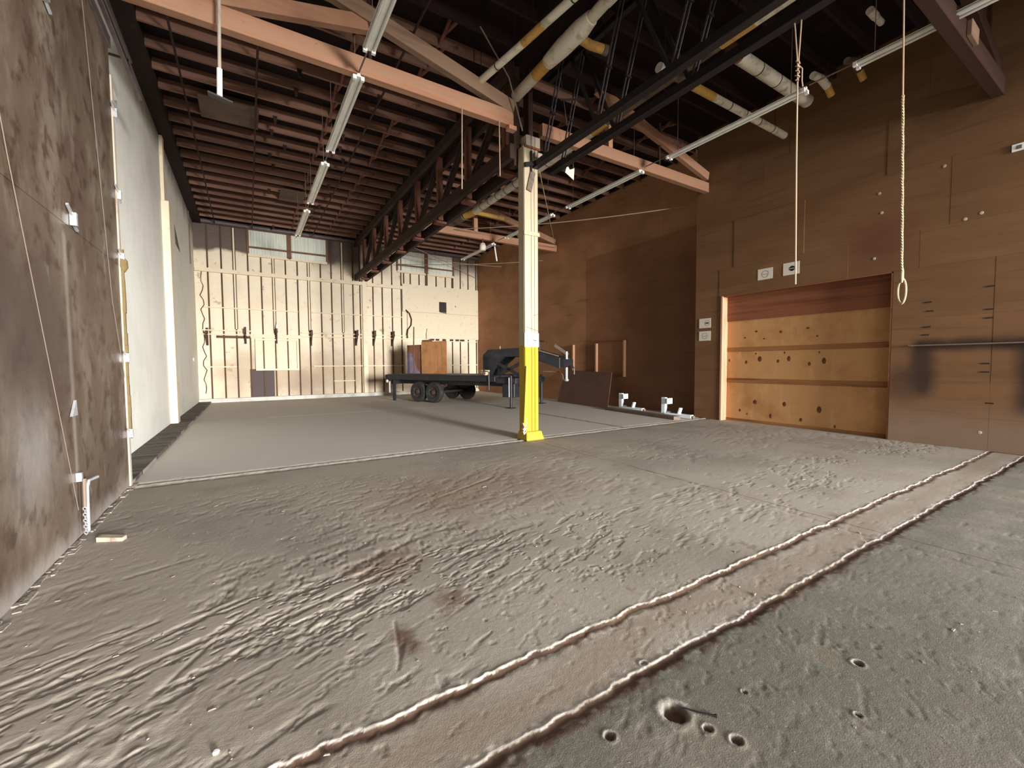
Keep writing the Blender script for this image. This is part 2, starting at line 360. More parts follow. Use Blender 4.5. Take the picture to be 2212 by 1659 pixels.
class MB:
    def __init__(s):
        s.v, s.f = [], []

    def add(s, vs, fs):
        o = len(s.v)
        s.v += [tuple(v) for v in vs]
        s.f += [tuple(i + o for i in f) for f in fs]
        return s

    def hexa(s, c):       # 8 corners: bottom 4 ccw, top 4 ccw
        return s.add(c, [(3, 2, 1, 0), (4, 5, 6, 7), (0, 1, 5, 4), (1, 2, 6, 5), (2, 3, 7, 6), (3, 0, 4, 7)])

    def box(s, x0, x1, y0, y1, z0, z1):
        return s.hexa([(x0, y0, z0), (x1, y0, z0), (x1, y1, z0), (x0, y1, z0), (x0, y0, z1), (x1, y0, z1), (x1, y1, z1), (x0, y1, z1)])

    def beam(s, p, q, w, h, up=(0, 0, 1)):
        p, q, up = Vector(p), Vector(q), Vector(up)
        d = (q - p).normalized()
        a = d.cross(up)
        if a.length < 1e-4:
            a = d.cross(Vector((0, 1, 0)))
        a.normalize()
        b = a.cross(d).normalized()
        a, b = a * w / 2, b * h / 2
        return s.hexa([p - a - b, p + a - b, q + a - b, q - a - b, p - a + b, p + a + b, q + a + b, q - a + b])

    def tube(s, pts, r, n=8, cap=True):
        pts = [Vector(p) for p in pts]
        rs = r if isinstance(r, (list, tuple)) else [r] * len(pts)
        rings = []
        ref = None
        for i, p in enumerate(pts):
            d = (pts[min(i + 1, len(pts) - 1)] - pts[max(i - 1, 0)]).normalized()
            if ref is None:
                ref = d.orthogonal().normalized()
            a = (ref - d * ref.dot(d))
            a = a.normalized() if a.length > 1e-5 else d.orthogonal().normalized()
            ref = a
            b = d.cross(a)
            rings.append([p + (a * math.cos(2 * math.pi * k / n) + b * math.sin(2 * math.pi * k / n)) * rs[i] for k in range(n)])
        vs = [v for R in rings for v in R]
        fs = []
        for i in range(len(pts) - 1):
            for k in range(n):
                fs.append((i * n + k, i * n + (k + 1) % n, (i + 1) * n + (k + 1) % n, (i + 1) * n + k))
        if cap:
            fs.append(tuple(range(n - 1, -1, -1)))
            fs.append(tuple((len(pts) - 1) * n + k for k in range(n)))
        return s.add(vs, fs)

    def lathe(s, c, axis, prof, n=20):
        c, ax = Vector(c), Vector(axis).normalized()
        a = ax.orthogonal().normalized()
        b = ax.cross(a)
        vs = [c + ax * z + (a * math.cos(2 * math.pi * k / n) + b * math.sin(2 * math.pi * k / n)) * r for r, z in prof for k in range(n)]
        fs = []
        for i in range(len(prof) - 1):
            for k in range(n):
                fs.append((i * n + k, i * n + (k + 1) % n, (i + 1) * n + (k + 1) % n, (i + 1) * n + k))
        fs.append(tuple(range(n - 1, -1, -1)))
        fs.append(tuple((len(prof) - 1) * n + k for k in range(n)))
        return s.add(vs, fs)

    def prism(s, poly, t):
        t = Vector(t)
        P = [Vector(p) for p in poly]
        n = len(P)
        return s.add([*P, *[p + t for p in P]], [tuple(range(n - 1, -1, -1)), tuple(range(n, 2 * n))] + [(i, (i + 1) % n, n + (i + 1) % n, n + i) for i in range(n)])

    def mesh(s, name, m, off=(0, 0, 0), smooth=False):
        me = bpy.data.meshes.new(name)
        o = Vector(off)
        me.from_pydata([Vector(v) - o for v in s.v], [], s.f)
        import bmesh
        bm = bmesh.new()
        bm.from_mesh(me)
        bmesh.ops.recalc_face_normals(bm, faces=bm.faces)
        bm.to_mesh(me)
        bm.free()
        if smooth:
            me.polygons.foreach_set('use_smooth', [True] * len(me.polygons))
            try:
                me.set_sharp_from_angle(angle=math.radians(40))
            except Exception:
                pass
        me.materials.append(m)
        return me

    def build(s, name, m, parent=None, smooth=False, kind=None, label=None, bevel=0, origin=None):
        if parent is not None:
            off = WL[parent.name]
        elif kind == 'structure':
            off = Vector((0, 0, 0))
        else:
            xs = np.array([tuple(v) for v in s.v])
            off = Vector(((xs[:, 0].min() + xs[:, 0].max()) / 2, (xs[:, 1].min() + xs[:, 1].max()) / 2, xs[:, 2].min())) if origin is None else Vector(origin)
        me = s.mesh(name, m, off, smooth)
        o = bpy.data.objects.new(name, me)
        COL.objects.link(o)
        if parent is not None:
            o.parent = parent
        else:
            o.location = off
        WL[o.name] = Vector(off)
        if kind:
            o['kind'] = kind
        if label:
            o['label'] = label
        if bevel:
            b = o.modifiers.new('bevel', 'BEVEL')
            b.width = bevel
            b.segments = 1
            b.limit_method = 'ANGLE'
        return o


def B(*a):
    return MB().box(*a)


def thing(name, loc, label, cat, group=None):
    o = bpy.data.objects.new(name, None)
    o.empty_display_size = .1
    COL.objects.link(o)
    o.location = loc
    WL[o.name] = Vector(loc)
    o['label'], o['category'] = label, cat
    if group:
        o['group'] = group
    return o


def tag(o, label, cat, group=None):
    o['label'], o['category'] = label, cat
    if group:
        o['group'] = group
    return o


def instance(name, me, parent, loc, rotz=0):
    o = bpy.data.objects.new(name, me)
    COL.objects.link(o)
    o.parent = parent
    o.location = Vector(loc) - WL[parent.name]
    o.rotation_euler = (0, 0, rotz)
    return o


# ------------------------------------------------------------------ noise for the floor relief
_T = rng.random((256, 256))


def vnoise(x, y):
    xi, yi = np.floor(x).astype(int), np.floor(y).astype(int)
    fx, fy = x - xi, y - yi
    fx, fy = fx * fx * (3 - 2 * fx), fy * fy * (3 - 2 * fy)
    g = lambda a, b: _T[a % 256, b % 256]
    return (g(xi, yi) * (1 - fx) + g(xi + 1, yi) * fx) * (1 - fy) + (g(xi, yi + 1) * (1 - fx) + g(xi + 1, yi + 1) * fx) * fy


def fbm(x, y, o=4):
    s, a, t = 0, 1, 0
    for i in range(o):
        s = s + a * vnoise(x * 2 ** i + 17 * i, y * 2 ** i + 31 * i)
        t += a
        a *= .5
    return s / t


def sstep(x, a, b):
    t = np.clip((x - a) / (b - a), 0, 1)
    return t * t * (3 - 2 * t)


PITS = [(1.605, 1.20, .058, .034), (2.70, .89, .024, .02), (1.66, 1.07, .02, .012), (1.27, 1.27, .022, .012), (1.71, .97, .024, .012),
        (1.75, 1.5, .02, .006), (2.0, 1.1, .012, .006), (2.3, .75, .014, .006), (1.02, 1.17, .012, .006)]
SCR = [((-.84, 4.2), (-.35, 4.37), .02), ((-1.1, 3.11), (-.53, 3.38), .03), ((-.43, 2.63), (-.09, 3.17), .03), ((-.95, 2.95), (-.2, 3.35), .025),
       ((-.6, 3.1), (.1, 3.5), .025), ((.67, 2.3), (.73, 2.58), .018), ((.35, 2.65), (.95, 2.86), .018), ((-1.2, 2.7), (-.3, 3.0), .03),
       ((1.6, 4.6), (2.9, 5.2), .02), ((.2, 3.0), (1.0, 3.3), .02), ((-.2, 2.9), (.5, 3.1), .025), ((.62, 2.15), (.70, 2.34), .02)]


def wander(x, y):
    return (fbm(x * 22, y * 9, 4) - .5) * .034 + (fbm(x * 4.2 + 60, y * 0 + 3, 3) - .5) * .045


def dirt_dust(x, y):
    w2 = wander(x, y)
    n1, n2 = fbm(x * 9, y * 9, 4), fbm(x * 30 + 7, y * 30, 3)
    d, u = np.zeros_like(x), np.zeros_like(x)
    t = y + w2 - 1.868
    d = np.maximum(d, sstep(t, np.minimum(-.062 + .16 * (n1 - .5), -.034), -.03) * (1 - sstep(t, .000, .006)))
    u = np.maximum(u, sstep(t, .001, .007) * (1 - sstep(t, .008 + .02 * (n2 - .4), .024 + .02 * (n2 - .4))) * sstep(n2, .2, .5))
    t = y + w2 - 1.462
    d = np.maximum(d, sstep(t, np.minimum(-.16 + .30 * (n1 - .40), -.06), -.05) * (1 - sstep(t, -.002, .004)) * sstep(n1 + .3 * n2, .46, .64))
    d = np.maximum(d, sstep(t, np.minimum(-.05 + .06 * (n1 - .5), -.034), -.03) * (1 - sstep(t, .0, .005)))
    u = np.maximum(u, sstep(t, .002, .008) * (1 - sstep(t, .022 + .05 * (n2 - .4), .036 + .05 * (n2 - .4))) * sstep(n2, .15, .45))
    w = (fbm(x * 16, y * 16, 4) - .5) * .05 + (fbm(x * 1.7, y * 1.7, 2) - .5) * .03
    t = y + w * 1.4 - 7.45
    d = np.maximum(d, .8 * np.exp(-((t - .05) / .035) ** 2) + .5 * np.exp(-((t + .16) / .03) ** 2) * sstep(n1, .4, .55))
    u = np.maximum(u, .6 * np.exp(-((t + .06) / .03) ** 2))
    for (px, py, r, dep) in PITS:
        rr = np.hypot(x - px, y - py) + (fbm(x * 40, y * 40, 3) - .5) * r * .5
        d = np.maximum(d, 1 - sstep(rr, r * .7, r * 1.0))
        u = np.maximum(u, .55 * np.exp(-((rr - r * 1.3) / (r * .25)) ** 2) * (y > py))
    return np.clip(d, 0, 1), np.clip(u, 0, 1)


def height(x, y):
    w = (fbm(x * 16, y * 16, 4) - .5) * .05 + (fbm(x * 1.7, y * 1.7, 2) - .5) * .03
    z = np.zeros_like(x)
    # the two lips of the old trench, running across the room
    w2 = wander(x, y)
    for yc, dep, wd in ((1.868, .014, .038), (1.462, .012, .050)):
        t = y + w2 - yc
        z += -.5 * dep * np.exp(-((t + .022) / .024) ** 2) + .004 * np.exp(-((t - .013) / .009) ** 2) * (.4 + sstep(fbm(x * 12, y * 12, 3), .3, .6))
    z += -.006 * sstep(y + w, 1.40, 1.5) * (1 - sstep(y + w, 1.80, 1.88))
    # joint under the column line
    t = y + w * 1.4 - 7.45
    z += -.022 * np.exp(-((t - .05) / .05) ** 2) + .010 * np.exp(-((t + .06) / .04) ** 2) - .014 * np.exp(-((t + .16) / .04) ** 2)
    # saw joint running away from the viewer
    xj = 4.70 + .07 * y + (fbm(y * 3, y * 0 + 5, 2) - .5) * .05
    z += -.008 * np.exp(-((x - xj) / .010) ** 2) * (y < 7.3)
    # flaked screed: patches with torn edges
    zone = np.clip(1.15 - np.hypot((x + .1) / 1.7, (y - 2.9) / 1.4), 0, 1) + .7 * np.clip(1.0 - np.hypot((x - 1.6) / 2.2, (y - 3.6) / 1.5), 0, 1)
    zone = zone * sstep(fbm(x * 1.3 + 5, y * 1.3 + 2, 3), .36, .5)
    u, v = x * .92 + y * .38, -x * .38 + y * .92
    a = fbm(u * 2.6 + 3, v * 9.5, 5)
    b = fbm(u * 9.0 + 40, v * 24 + 9, 4)
    e = fbm(x * 30 + 3, y * 34 + 8, 3)
    z += zone * (-.0022 * sstep(a, .54, .56) - .0036 * sstep(a, .47, .55) * sstep(b, .52, .55) - .0032 * sstep(a, .47, .55) * sstep(e, .48, .58))
    z += -.005 * sstep(b, .66, .69) * (y < 6.5) * (.25 + zone) * (x < 5)
    c = fbm(x * 14 + 11, y * 14 + 7, 3)
    z += -.006 * sstep(c, .74, .78) * (.3 + zone) * (y < 6.8)
    # scattered strand marks over the middle of the slab
    g = fbm(u * 6 + 90, v * 15 + 33, 4)
    z += -.0028 * sstep(g, .61, .63) * sstep(y, 2.0, 2.5) * (1 - sstep(y, 5.5, 7.0)) * sstep(fbm(x * .8, y * .8, 2), .3, .45)
    hump = np.exp(-(((x + .75) / .45) ** 2 + ((y - 2.35) / .22) ** 2))
    z += -.008 * hump * sstep(fbm(x * 9, y * 9, 3), .4, .6)
    for (p, q, wd) in SCR:
        d = np.array(q) - np.array(p)
        L = np.hypot(*d)
        tt = np.clip(((x - p[0]) * d[0] + (y - p[1]) * d[1]) / L ** 2, 0, 1)
        r = np.hypot(x - p[0] - tt * d[0], y - p[1] - tt * d[1]) + w * .5
        z += -.006 * np.exp(-(r / wd / .6) ** 2)
    for (px, py, r, dep) in PITS:
        rr = np.hypot(x - px, (y - py)) + (fbm(x * 40, y * 40, 3) - .5) * r * .5
        z += -dep * (1 - sstep(rr, r * .7, r)) + .005 * np.exp(-((rr - r * 1.25) / (r * .3)) ** 2)
    z += .0015 * (fbm(x * 1.2, y * 1.2, 2) - .5)
    return z


def grid_mesh(name, xs, ys, relief=True):
    X, Y = np.meshgrid(xs, ys)
    Z = height(X, Y) if relief else np.zeros_like(X)
    nx, ny = len(xs), len(ys)
    me = bpy.data.meshes.new(name)
    vs = np.stack([X.ravel(), Y.ravel(), Z.ravel()], 1).astype(np.float32)
    i = np.arange((nx - 1) * (ny - 1))
    r, c = i // (nx - 1), i % (nx - 1)
    q = np.stack([r * nx + c, r * nx + c + 1, (r + 1) * nx + c + 1, (r + 1) * nx + c], 1).astype(np.int32)
    me.vertices.add(len(vs))
    me.vertices.foreach_set('co', vs.ravel())
    me.loops.add(q.size)
    me.loops.foreach_set('vertex_index', q.ravel())
    me.polygons.add(len(q))
    me.polygons.foreach_set('loop_start', np.arange(len(q), dtype=np.int32) * 4)
    me.polygons.foreach_set('loop_total', np.full(len(q), 4, dtype=np.int32))
    me.polygons.foreach_set('use_smooth', [True] * len(q))
    me.update()
    me.validate()
    if relief:
        for nm, arr in zip(('dirt', 'dust'), dirt_dust(X, Y)):
            at = me.attributes.new(nm, 'FLOAT', 'POINT')
            at.data.foreach_set('value', arr.ravel().astype(np.float32))
    return me


XL, XW, XR, XQ, BY, BY2, YF, ZR = -1.37, -1.79, 11.07, 11.6, 7.48, 14.95, 22.5, 7.98

# ------------------------------------------------------------------ structure: floor, walls, roof
# near field finely gridded, far field coarser; one floor
xs = np.concatenate([np.arange(-1.9, 3.2, .0085), np.arange(3.2, 11.7, .028)])
ys = np.concatenate([np.arange(-7.0, .3, .5), np.arange(.3, 3.4, .0085), np.arange(3.4, 7.9, .026), np.arange(7.9, 22.6, .4), [22.6]])
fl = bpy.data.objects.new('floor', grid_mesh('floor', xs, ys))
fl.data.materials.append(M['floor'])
COL.objects.link(fl)
fl['kind'] = 'structure'
WL['floor'] = Vector((0, 0, 0))
B(-14, 24, -30, -7.0, -.3, -.005).build('yard_ground', M['asphalt'], kind='structure')
# chunks of dried screed lying about: nobody could count them
mb = MB()
for i in range(700):
    y = .5 + 6.3 * random.random() ** 1.4
    x = random.uniform(-1.2, 6.5)
    if y < 2 and random.random() < .6:
        continue
    s = random.choice((.004, .005, .007, .009, .013)) * random.uniform(.5, 1)
    a = random.gauss(.35, .7)
    l = s * random.choice((1, 1, 1.5, 3))
    ca, sa = math.cos(a), math.sin(a)
    hgt = s * random.uniform(.15, .4)
    c = []
    for (px, py) in ((-l, -s), (l, -s * .7), (l * .8, s), (-l * .9, s * .8)):
        c.append((x + px * ca - py * sa, y + px * sa + py * ca, -.004))
    t = [(v[0] * .65 + x * .35, v[1] * .65 + y * .35, hgt) for v in c]
    mb.hexa(c + t)
o = mb.build('screed_crumbs', M['crumb'], kind='stuff')
tag(o, 'tiny dried crumbs scattered over the dusty concrete floor', 'debris')

# right wall, near part: sheets of plywood on a flat backing with the door opening cut out
DY0, DY1, DZ = 3.28, 6.92, 3.40


def wall_sheets(parent, x0, rects, m, th=.012):
    for (y0, y1, z0, z1, ex) in rects:
        B(x0 - th - ex, x0 + .01, y0 + .0012, y1 - .0012, z0 + .001, z1 - .001).build('plywood_sheet', m, parent)


wr = MB()
wr.box(XR + .012, XQ, -1.0, DY0, 0, 8.1).box(XR + .012, XQ, -7, -1.0, 3.9, 8.1).box(XR + .012, XQ, -7, -6.7, 0, 3.9).box(XR + .012, XQ, DY1, 7.72, 0, 8.1).box(XR + .012, XQ, DY0, DY1, DZ, 8.1)  # includes an unseen gap behind the viewer, added to let the side lamp in
wall_r = wr.build('wall_right', M['ply_right'], kind='structure')
rects = []
zc = [0, 1.22, 2.44, 3.40, 4.12, 5.34, 6.56, 8.1]
for j in range(len(zc) - 1):
    z0, z1 = zc[j], zc[j + 1]
    if z1 <= DZ + .01:
        for (a, b) in ((DY1, 7.72), (1.9, DY0), (-1.0, 1.9)):
            rects.append((a, b, z0, z1, random.choice((0, .002, .004))))
    elif j == 3:
        for (a, b, e) in ((7.0, 7.72, .0), (5.0, 7.0, .006), (4.05, 5.0, .006), (2.9, 4.05, .001), (.8, 2.9, .002), (-1, .8, 0)):
            rects.append((a, b, z0, z1, e))
    elif j == 4:
        for (a, b, e) in ((6.6, 7.72, .004), (4.92, 6.6, .012), (2.5, 4.92, .0), (.1, 2.5, .002), (-7, .1, 0)):
            rects.append((a, b, z0, z1, e))
    else:
        off = .6 * (j % 2)
        y = 7.72
        while y > -7:
            y2 = max(y - 2.44 + (off if y == 7.72 else 0), -7)
            rects.append((y2, y, z0, z1, random.choice((0, .003, .006))))
            y = y2
wall_sheets(wall_r, XR + .012, rects, M['ply_right'])

# recessed rear part of the right wall
wall_q = B(XQ + .012, XQ + .25, 7.72, YF + .1, 0, 8.1).build('wall_right_rear', M['ply_rear'], kind='structure')
rects = []
for j, (z0, z1) in enumerate(((0, 2.44), (2.44, 4.0), (4.0, 5.75), (5.75, 8.1))):
    y = 7.74
    while y < YF:
        y2 = min(y + (2.44 if j else 3.66) - (.7 if (j % 2 and y < 8) else 0), YF)
        rects.append((y, y2, z0, z1, [0, .003, .006, .012][j] if j == 2 and y < 13 else .002 * random.randint(0, 2)))
        y = y2
wall_sheets(wall_q, XQ + .012, rects, M['ply_rear'])

# left wall: white board wall behind, brown partition in front of it
wl = MB()
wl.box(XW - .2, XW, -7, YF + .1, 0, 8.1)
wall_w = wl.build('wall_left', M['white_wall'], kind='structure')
B(XW - .01, XW + .16, 14.45, 14.85, 0, 5.94).build('pilaster', M['cream_trim'], wall_w, bevel=.01)
B(XW - .01, XW + .07, 14.50, 14.75, 5.94, 7.8).build('pilaster_upper', M['cream_trim'], wall_w)
B(XW - .01, XW + .03, 20.9, 21.0, 5.6, 7.8).build('batten', M['plank_grey'], wall_w)
MB().prism([(XW, 16.75, 5.95), (XW, 16.9, 5.40), (XW, 17.9, 5.36)], (.012, 0, 0)).build('patch', M['plank_grey'], wall_w, label='dark triangular patch')
MB().lathe((XW, 20.7, 1.85), (1, 0, 0), [(.07, 0), (.07, .02), (.05, .03)], 14).build('cover_disc', M['socket'], wall_w, label='round white cover')
B(XW, XL, 7.5, YF, .0, .055).build('trim_1', M['ledge_dirt'], kind='structure')
mb = MB()
y = 7.5
while y < 21:
    L = random.uniform(.5, 1.2)
    mb.beam((XL - .03 + random.uniform(-.02, .02), y, .02), (XL - .03 + random.uniform(-.02, .02), y + L, .02), .05, .06)
    y += L
mb.build('trim_2', M['dust'], kind='structure')

wn = MB()
wn.box(XL - .12, XL - .014, -7, 7.42, 0, 5.62)
wall_n = wn.build('wall_left_near', M['ply_left'], kind='structure')
ysq = [-7, -4.5, -2.05, .4, 2.95, 5.42, 7.40]
for a, b in zip(ysq[:-1], ysq[1:]):
    for (z0, z1) in ((0.02, 2.9), (2.9, 5.62)):
        B(XL - .016, XL - .002 * random.randint(0, 2), a + .0015, b - .0015, z0 + .001, z1 - .001).build('board_sheet', M['ply_left'], wall_n)
B(XL - .13, XL + .012, 7.40, 7.50, 0, 5.3).build('edge_post', M['post_w'], wall_n, bevel=.01)
# torn sealant down the edge
mb = MB()
z = .75
while z < 3.0:
    L = random.uniform(.12, .3)
    mb.beam((XL + .02, 7.45 + random.uniform(-.01, .015), z), (XL + .02, 7.45 + random.uniform(-.01, .015), z + L), random.uniform(.035, .06), random.uniform(.02, .05), (1, 0, 0))
    z += L * .95
mb.lathe((XL + .02, 7.46, 2.93), (0, 0, 1), [(.03, -.1), (.06, -.04), (.055, .05), (.02, .09)], 10)
mb.build('sealant_strip', M['foam'], wall_n, smooth=True)
# line of swept dust at its foot
mb = MB()
y = 1.8
while y < 7.45:
    L = random.uniform(.08, .3)
    for q in range(3):
        yy, xx, hh = y + random.uniform(0, L), XL + random.uniform(-.01, .05), random.uniform(.004, .014)
        mb.beam((xx + random.uniform(-.01, .01), yy, 0), (xx, yy + random.uniform(.05, .2), 0), random.uniform(.015, .05), hh * 2)
    y += L
o = mb.build('baseboard_left', M['dust'], kind='structure')

# far wall: sheathing boards, studs, rails, curb
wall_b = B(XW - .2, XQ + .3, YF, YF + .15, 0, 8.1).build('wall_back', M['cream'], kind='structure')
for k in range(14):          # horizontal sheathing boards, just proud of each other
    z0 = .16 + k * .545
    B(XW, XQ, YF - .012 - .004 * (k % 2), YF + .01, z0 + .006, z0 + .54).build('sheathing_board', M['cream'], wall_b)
B(XW, 6.9, YF - .25, YF + .02, 0, .17).build('trim_3', M['curb'], kind='structure')
B(6.9, XQ, YF - .12, YF + .02, 0, .12).build('trim_4', M['curb'], kind='structure')
SB = [-1.32, -.83, -.36, .15, .65, 1.13, 1.63, 2.12, 2.59, 3.12, 3.6, 4.1, 4.6, 4.94, 5.58, 6.05, 6.56, 7.05]
st_me = B(-.026, .026, -.06, 0, 0, 1).mesh('stud', M['stud'])


def stud(x, z0, z1, w=1):
    o = instance('stud', st_me, wall_b, (x, YF - .012, z0))
    o.scale = (w, 1, z1 - z0)


DOUBLE = (-.36, 1.13, 2.59, 4.1)
for x in SB:
    if x in DOUBLE:
        zt = 6.45 if .2 < x < 3.3 else 7.6
        stud(x - .045, 3.2, zt, .6)
        stud(x + .045, 3.2, zt, .6)
        B(x - .03, x + .03, YF - .075, YF, 3.2, zt).build('stud_face', M['cream_trim'], wall_b)
        stud(x, .17, 3.2)
    elif .2 < x < 3.3:
        stud(x, .17, 6.45)
    else:
        stud(x, .17, 7.6)
B(5.03, 5.25, YF - .14, YF, .17, 6.1).build('pilaster', M['cream_trim'], wall_b, bevel=.01)
for x in [7.2, 7.56, 8.05, 8.42, 8.5, 9.03, 9.58, 9.98, 10.04]:
    stud(x, 5.9, 6.5)
for x in [10.5, 10.99, 11.5]:
    stud(x, 5.9, 7.6)
for x in [8.6, 9.05, 9.5, 9.97, 10.46, 10.97, 11.5]:
    stud(x, .17, 3.0)
rl = lambda x0, x1, z0, z1, d, m='cream_trim', nm='rail': B(x0, x1, YF - d, YF, z0, z1).build(nm, M[m], wall_b)
rl(XW + .02, 5.03, 5.60, 5.76, .16)
rl(5.25, 7.15, 5.58, 5.74, .16)
for z, segs in ((4.08, ((-1.5, 2.1), (2.7, 4.95), (5.25, 7.1))), (3.10, ((-1.6, .2), (2.2, 4.95), (5.25, 7.4))), (2.93, ((-1.6, .2), (2.2, 4.95), (5.25, 7.4))),
                (1.52, ((-1.4, -.4), (2.7, 4.95), (5.25, 7.1), (8.5, 11.5))), (2.86, ((8.4, 11.5),)), (.78, ((3.6, 4.6),))):
    for a, b in segs:
        rl(a, b, z, z + .045, .12, nm='blocking')
rl(-1.1, .15, 2.80, 2.90, .10, 'stud', 'shelf_board')
rl(.15, 2.2, 2.84, 3.0, .09)
# sheet of plasterboard with a hole, right-hand part
for (z0, z1) in ((4.42, 5.88), (3.02, 4.41)):
    if z0 > 4:
        pr = [((7.1, 9.16), z0, z1), ((9.60, XQ), z0, z1), ((9.16, 9.60), 5.06, z1), ((9.16, 9.60), z0, 4.50)]
        mb = MB()
        for (x0, x1), a, b in pr:
            mb.box(x0, x1, YF - .11, YF - .085, a, b)
        pb = mb.build('plasterboard', M['cream_trim'], wall_b, label='cream board with a square hole')
        B(9.1, 9.66, YF - .084, YF - .02, 4.45, 5.1).build('hole_back', M['dark'], pb)
        MB().prism([(9.2, YF - .112, 4.5), (9.56, YF - .112, 4.5), (9.62, YF - .112, 4.42), (9.25, YF - .112, 4.47)], (0, -.02, 0)).build('torn_edge', M['plank_grey'], pb)
        MB().lathe((10.15, YF - .111, 4.86), (0, -1, 0), [(.035, 0), (.03, .006)], 10).build('bolt_hole', M['dark'], pb)
    else:
        B(7.35, XQ, YF - .105, YF - .082, z0, z1).build('plasterboard', M['cream_trim'], wall_b)
for x in (8.75, 9.05, 9.45, 9.9, 10.25, 10.6):
    B(x - .09, x + .09, YF - .12, YF - .07, 2.9, 3.0).build('notch', M['dark'], wall_b)
# boxed-in hatch with a centre line
bf = MB()
bf.box(.32, .40, YF - .16, YF, 1.36, 2.80).box(2.0, 2.08, YF - .16, YF, 1.36, 2.80).box(.40, 2.0, YF - .16, YF, 2.72, 2.80).box(.40, 2.0, YF - .16, YF, 1.36, 1.44)
hf = bf.build('hatch_frame', M['cream_trim'], wall_b)
B(.40, 1.17, YF - .05, YF, 1.44, 2.72).build('hatch_leaf', M['cream_trim'], hf)
B(1.19, 2.0, YF - .05, YF, 1.44, 2.72).build('hatch_leaf', M['cream_trim'], hf)
mb = MB()
for i in range(26):
    z0 = .4 + i * .2
    x = -1.55 + .05 * math.sin(i * 1.7) + .03 * math.sin(i * 4.1)
    x2 = -1.55 + .05 * math.sin((i + 1) * 1.7) + .03 * math.sin((i + 1) * 4.1)
    mb.beam((x, YF - .03, z0), (x2, YF - .03, z0 + .2), .03, .03, (0, 1, 0))
mb.build('torn_paper_edge', M['stud'], wall_b)

# windows high in the far wall: corrugated translucent sheet in brown frames
for wi, (x0, x1) in enumerate(((.22, 3.38), (6.90, 10.02))):
    xm = (x0 + x1) / 2
    z0, z1 = 6.55, 7.66
    fr = MB()
    fr.box(x0 - .09, x0, YF - .10, YF, z0, z1).box(x1, x1 + .09, YF - .10, YF, z0, z1).box(xm - .09, xm + .09, YF - .12, YF, z0 - .03, z1)
    fr.box(x0, xm - .09, YF - .10, YF, z1 - .05, z1).box(xm + .09, x1, YF - .10, YF, z1 - .05, z1)
    wn_ = fr.build('window_%d' % (wi + 1), M['frame'], kind='structure')
    for a, b in ((x0, xm - .09), (xm + .09, x1)):
        n = int((b - a) / .018)
        vs, fs = [], []
        for i in range(n + 1):
            x = a + (b - a) * i / n
            yy = YF - .05 + .018 * math.sin(x * 2 * math.pi / .11)
            vs += [(x, yy, z0 + .02), (x, yy, z1 - .05)]
        fs = [(2 * i, 2 * i + 2, 2 * i + 3, 2 * i + 1) for i in range(n)]
        MB().add(vs, fs).build('corrugated_pane', M['fibre'], wn_, smooth=True)
        B(a, b, YF - .09, YF - .04, 6.82, 6.90).build('glazing_bar', M['frame'], wn_)
        B(a - .05, b + .05, YF - .12, YF, z0 - .10, z0 + .01).build('window_sill', M['cream_trim'], wn_)

# roof deck, joists, bridging, ledgers
cm = MB()
cm.box(XW - .2, XQ + .3, -1.6, YF + .15, ZR, ZR + .15).box(XW - .2, XQ + .3, -7.2, -5.6, ZR, ZR + .15)
cm.box(XW - .2, -.2, -5.6, -1.6, ZR, ZR + .15).box(10.2, XQ + .3, -5.6, -1.6, ZR, ZR + .15)
ceil = cm.build('ceiling', M['deck'], kind='structure')      # unseen roof gap behind the viewer, added so sky light fills the floor
jl = B(-3.24, 3.24, -.03, .03, -.215, 0).mesh('joist', M['joist'])
jr = B(-3.1, 3.1, -.03, .03, -.215, 0).mesh('joist', M['joist'])
br_me = MB().beam((0, -.34, -.02), (0, .34, -.19), .05, .045).beam((.06, -.34, -.19), (.06, .34, -.02), .05, .045).mesh('bridging', M['girder_web'])
drop = MB().prism([(-.05, 0, -.19), (.05, 0, -.19), (.02, 0, -.36), (-.02, 0, -.36)], (0, .05, 0)).mesh('joist_strap', M['girder'])
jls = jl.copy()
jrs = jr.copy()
jls.materials[0] = jrs.materials[0] = M['dark_joist']          # near-bay joists recoloured dark, the shade there put into their colour
y = -6.6 + .73 * 7
k = 0
while y < YF - .2:
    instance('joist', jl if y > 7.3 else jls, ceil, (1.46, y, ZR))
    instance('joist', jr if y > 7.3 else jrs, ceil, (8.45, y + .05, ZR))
    if y > 4:
        for x in (1.9, 3.4, 7.2, 9.6):
            if y > 7.2 and random.random() < .8:
                instance('bridging', br_me, ceil, (x + random.uniform(-.05, .05), y + .365, ZR))
        for x in (.95, 2.55):
            if random.random() < .6:
                instance('joist_strap', drop, ceil, (x + random.uniform(-.25, .25) , y - .06, ZR))
    y += .73
    k += 1
B(XW, XL - .12, -7, YF, 7.62, ZR).build('ledger', M['dark_joist'], ceil)
B(XQ - .08, XQ, 7.75, YF - .1, 7.86, ZR).build('ledger', M['deck'], ceil)
MB().tube([(XW, YF - .13, 7.72), (XQ, YF - .13, 7.72)], .10, 12).build('ledger_pipe', M['track'], ceil, smooth=True)
B(XW, XQ, YF - .1, YF, 7.78, ZR).build('ledger', M['deck'], ceil)
for (x0, x1, y0, y1) in ((-.78, .42, 12.1, 13.15), (1.17, 1.97, 17.05, 18.2)):
    B(x0, x1, y0, y1, ZR - .255, ZR - .216).build('ceiling_patch', M['tarpaper'], ceil, label='flat board patch under the joists')
for x, z in ((.35, 7.64), (-1.0, 7.64), (2.75, 7.62)):
    MB().tube([(x, 4, z), (x, YF - .3, z)], .022, 6).build('conduit', M['girder'], ceil)

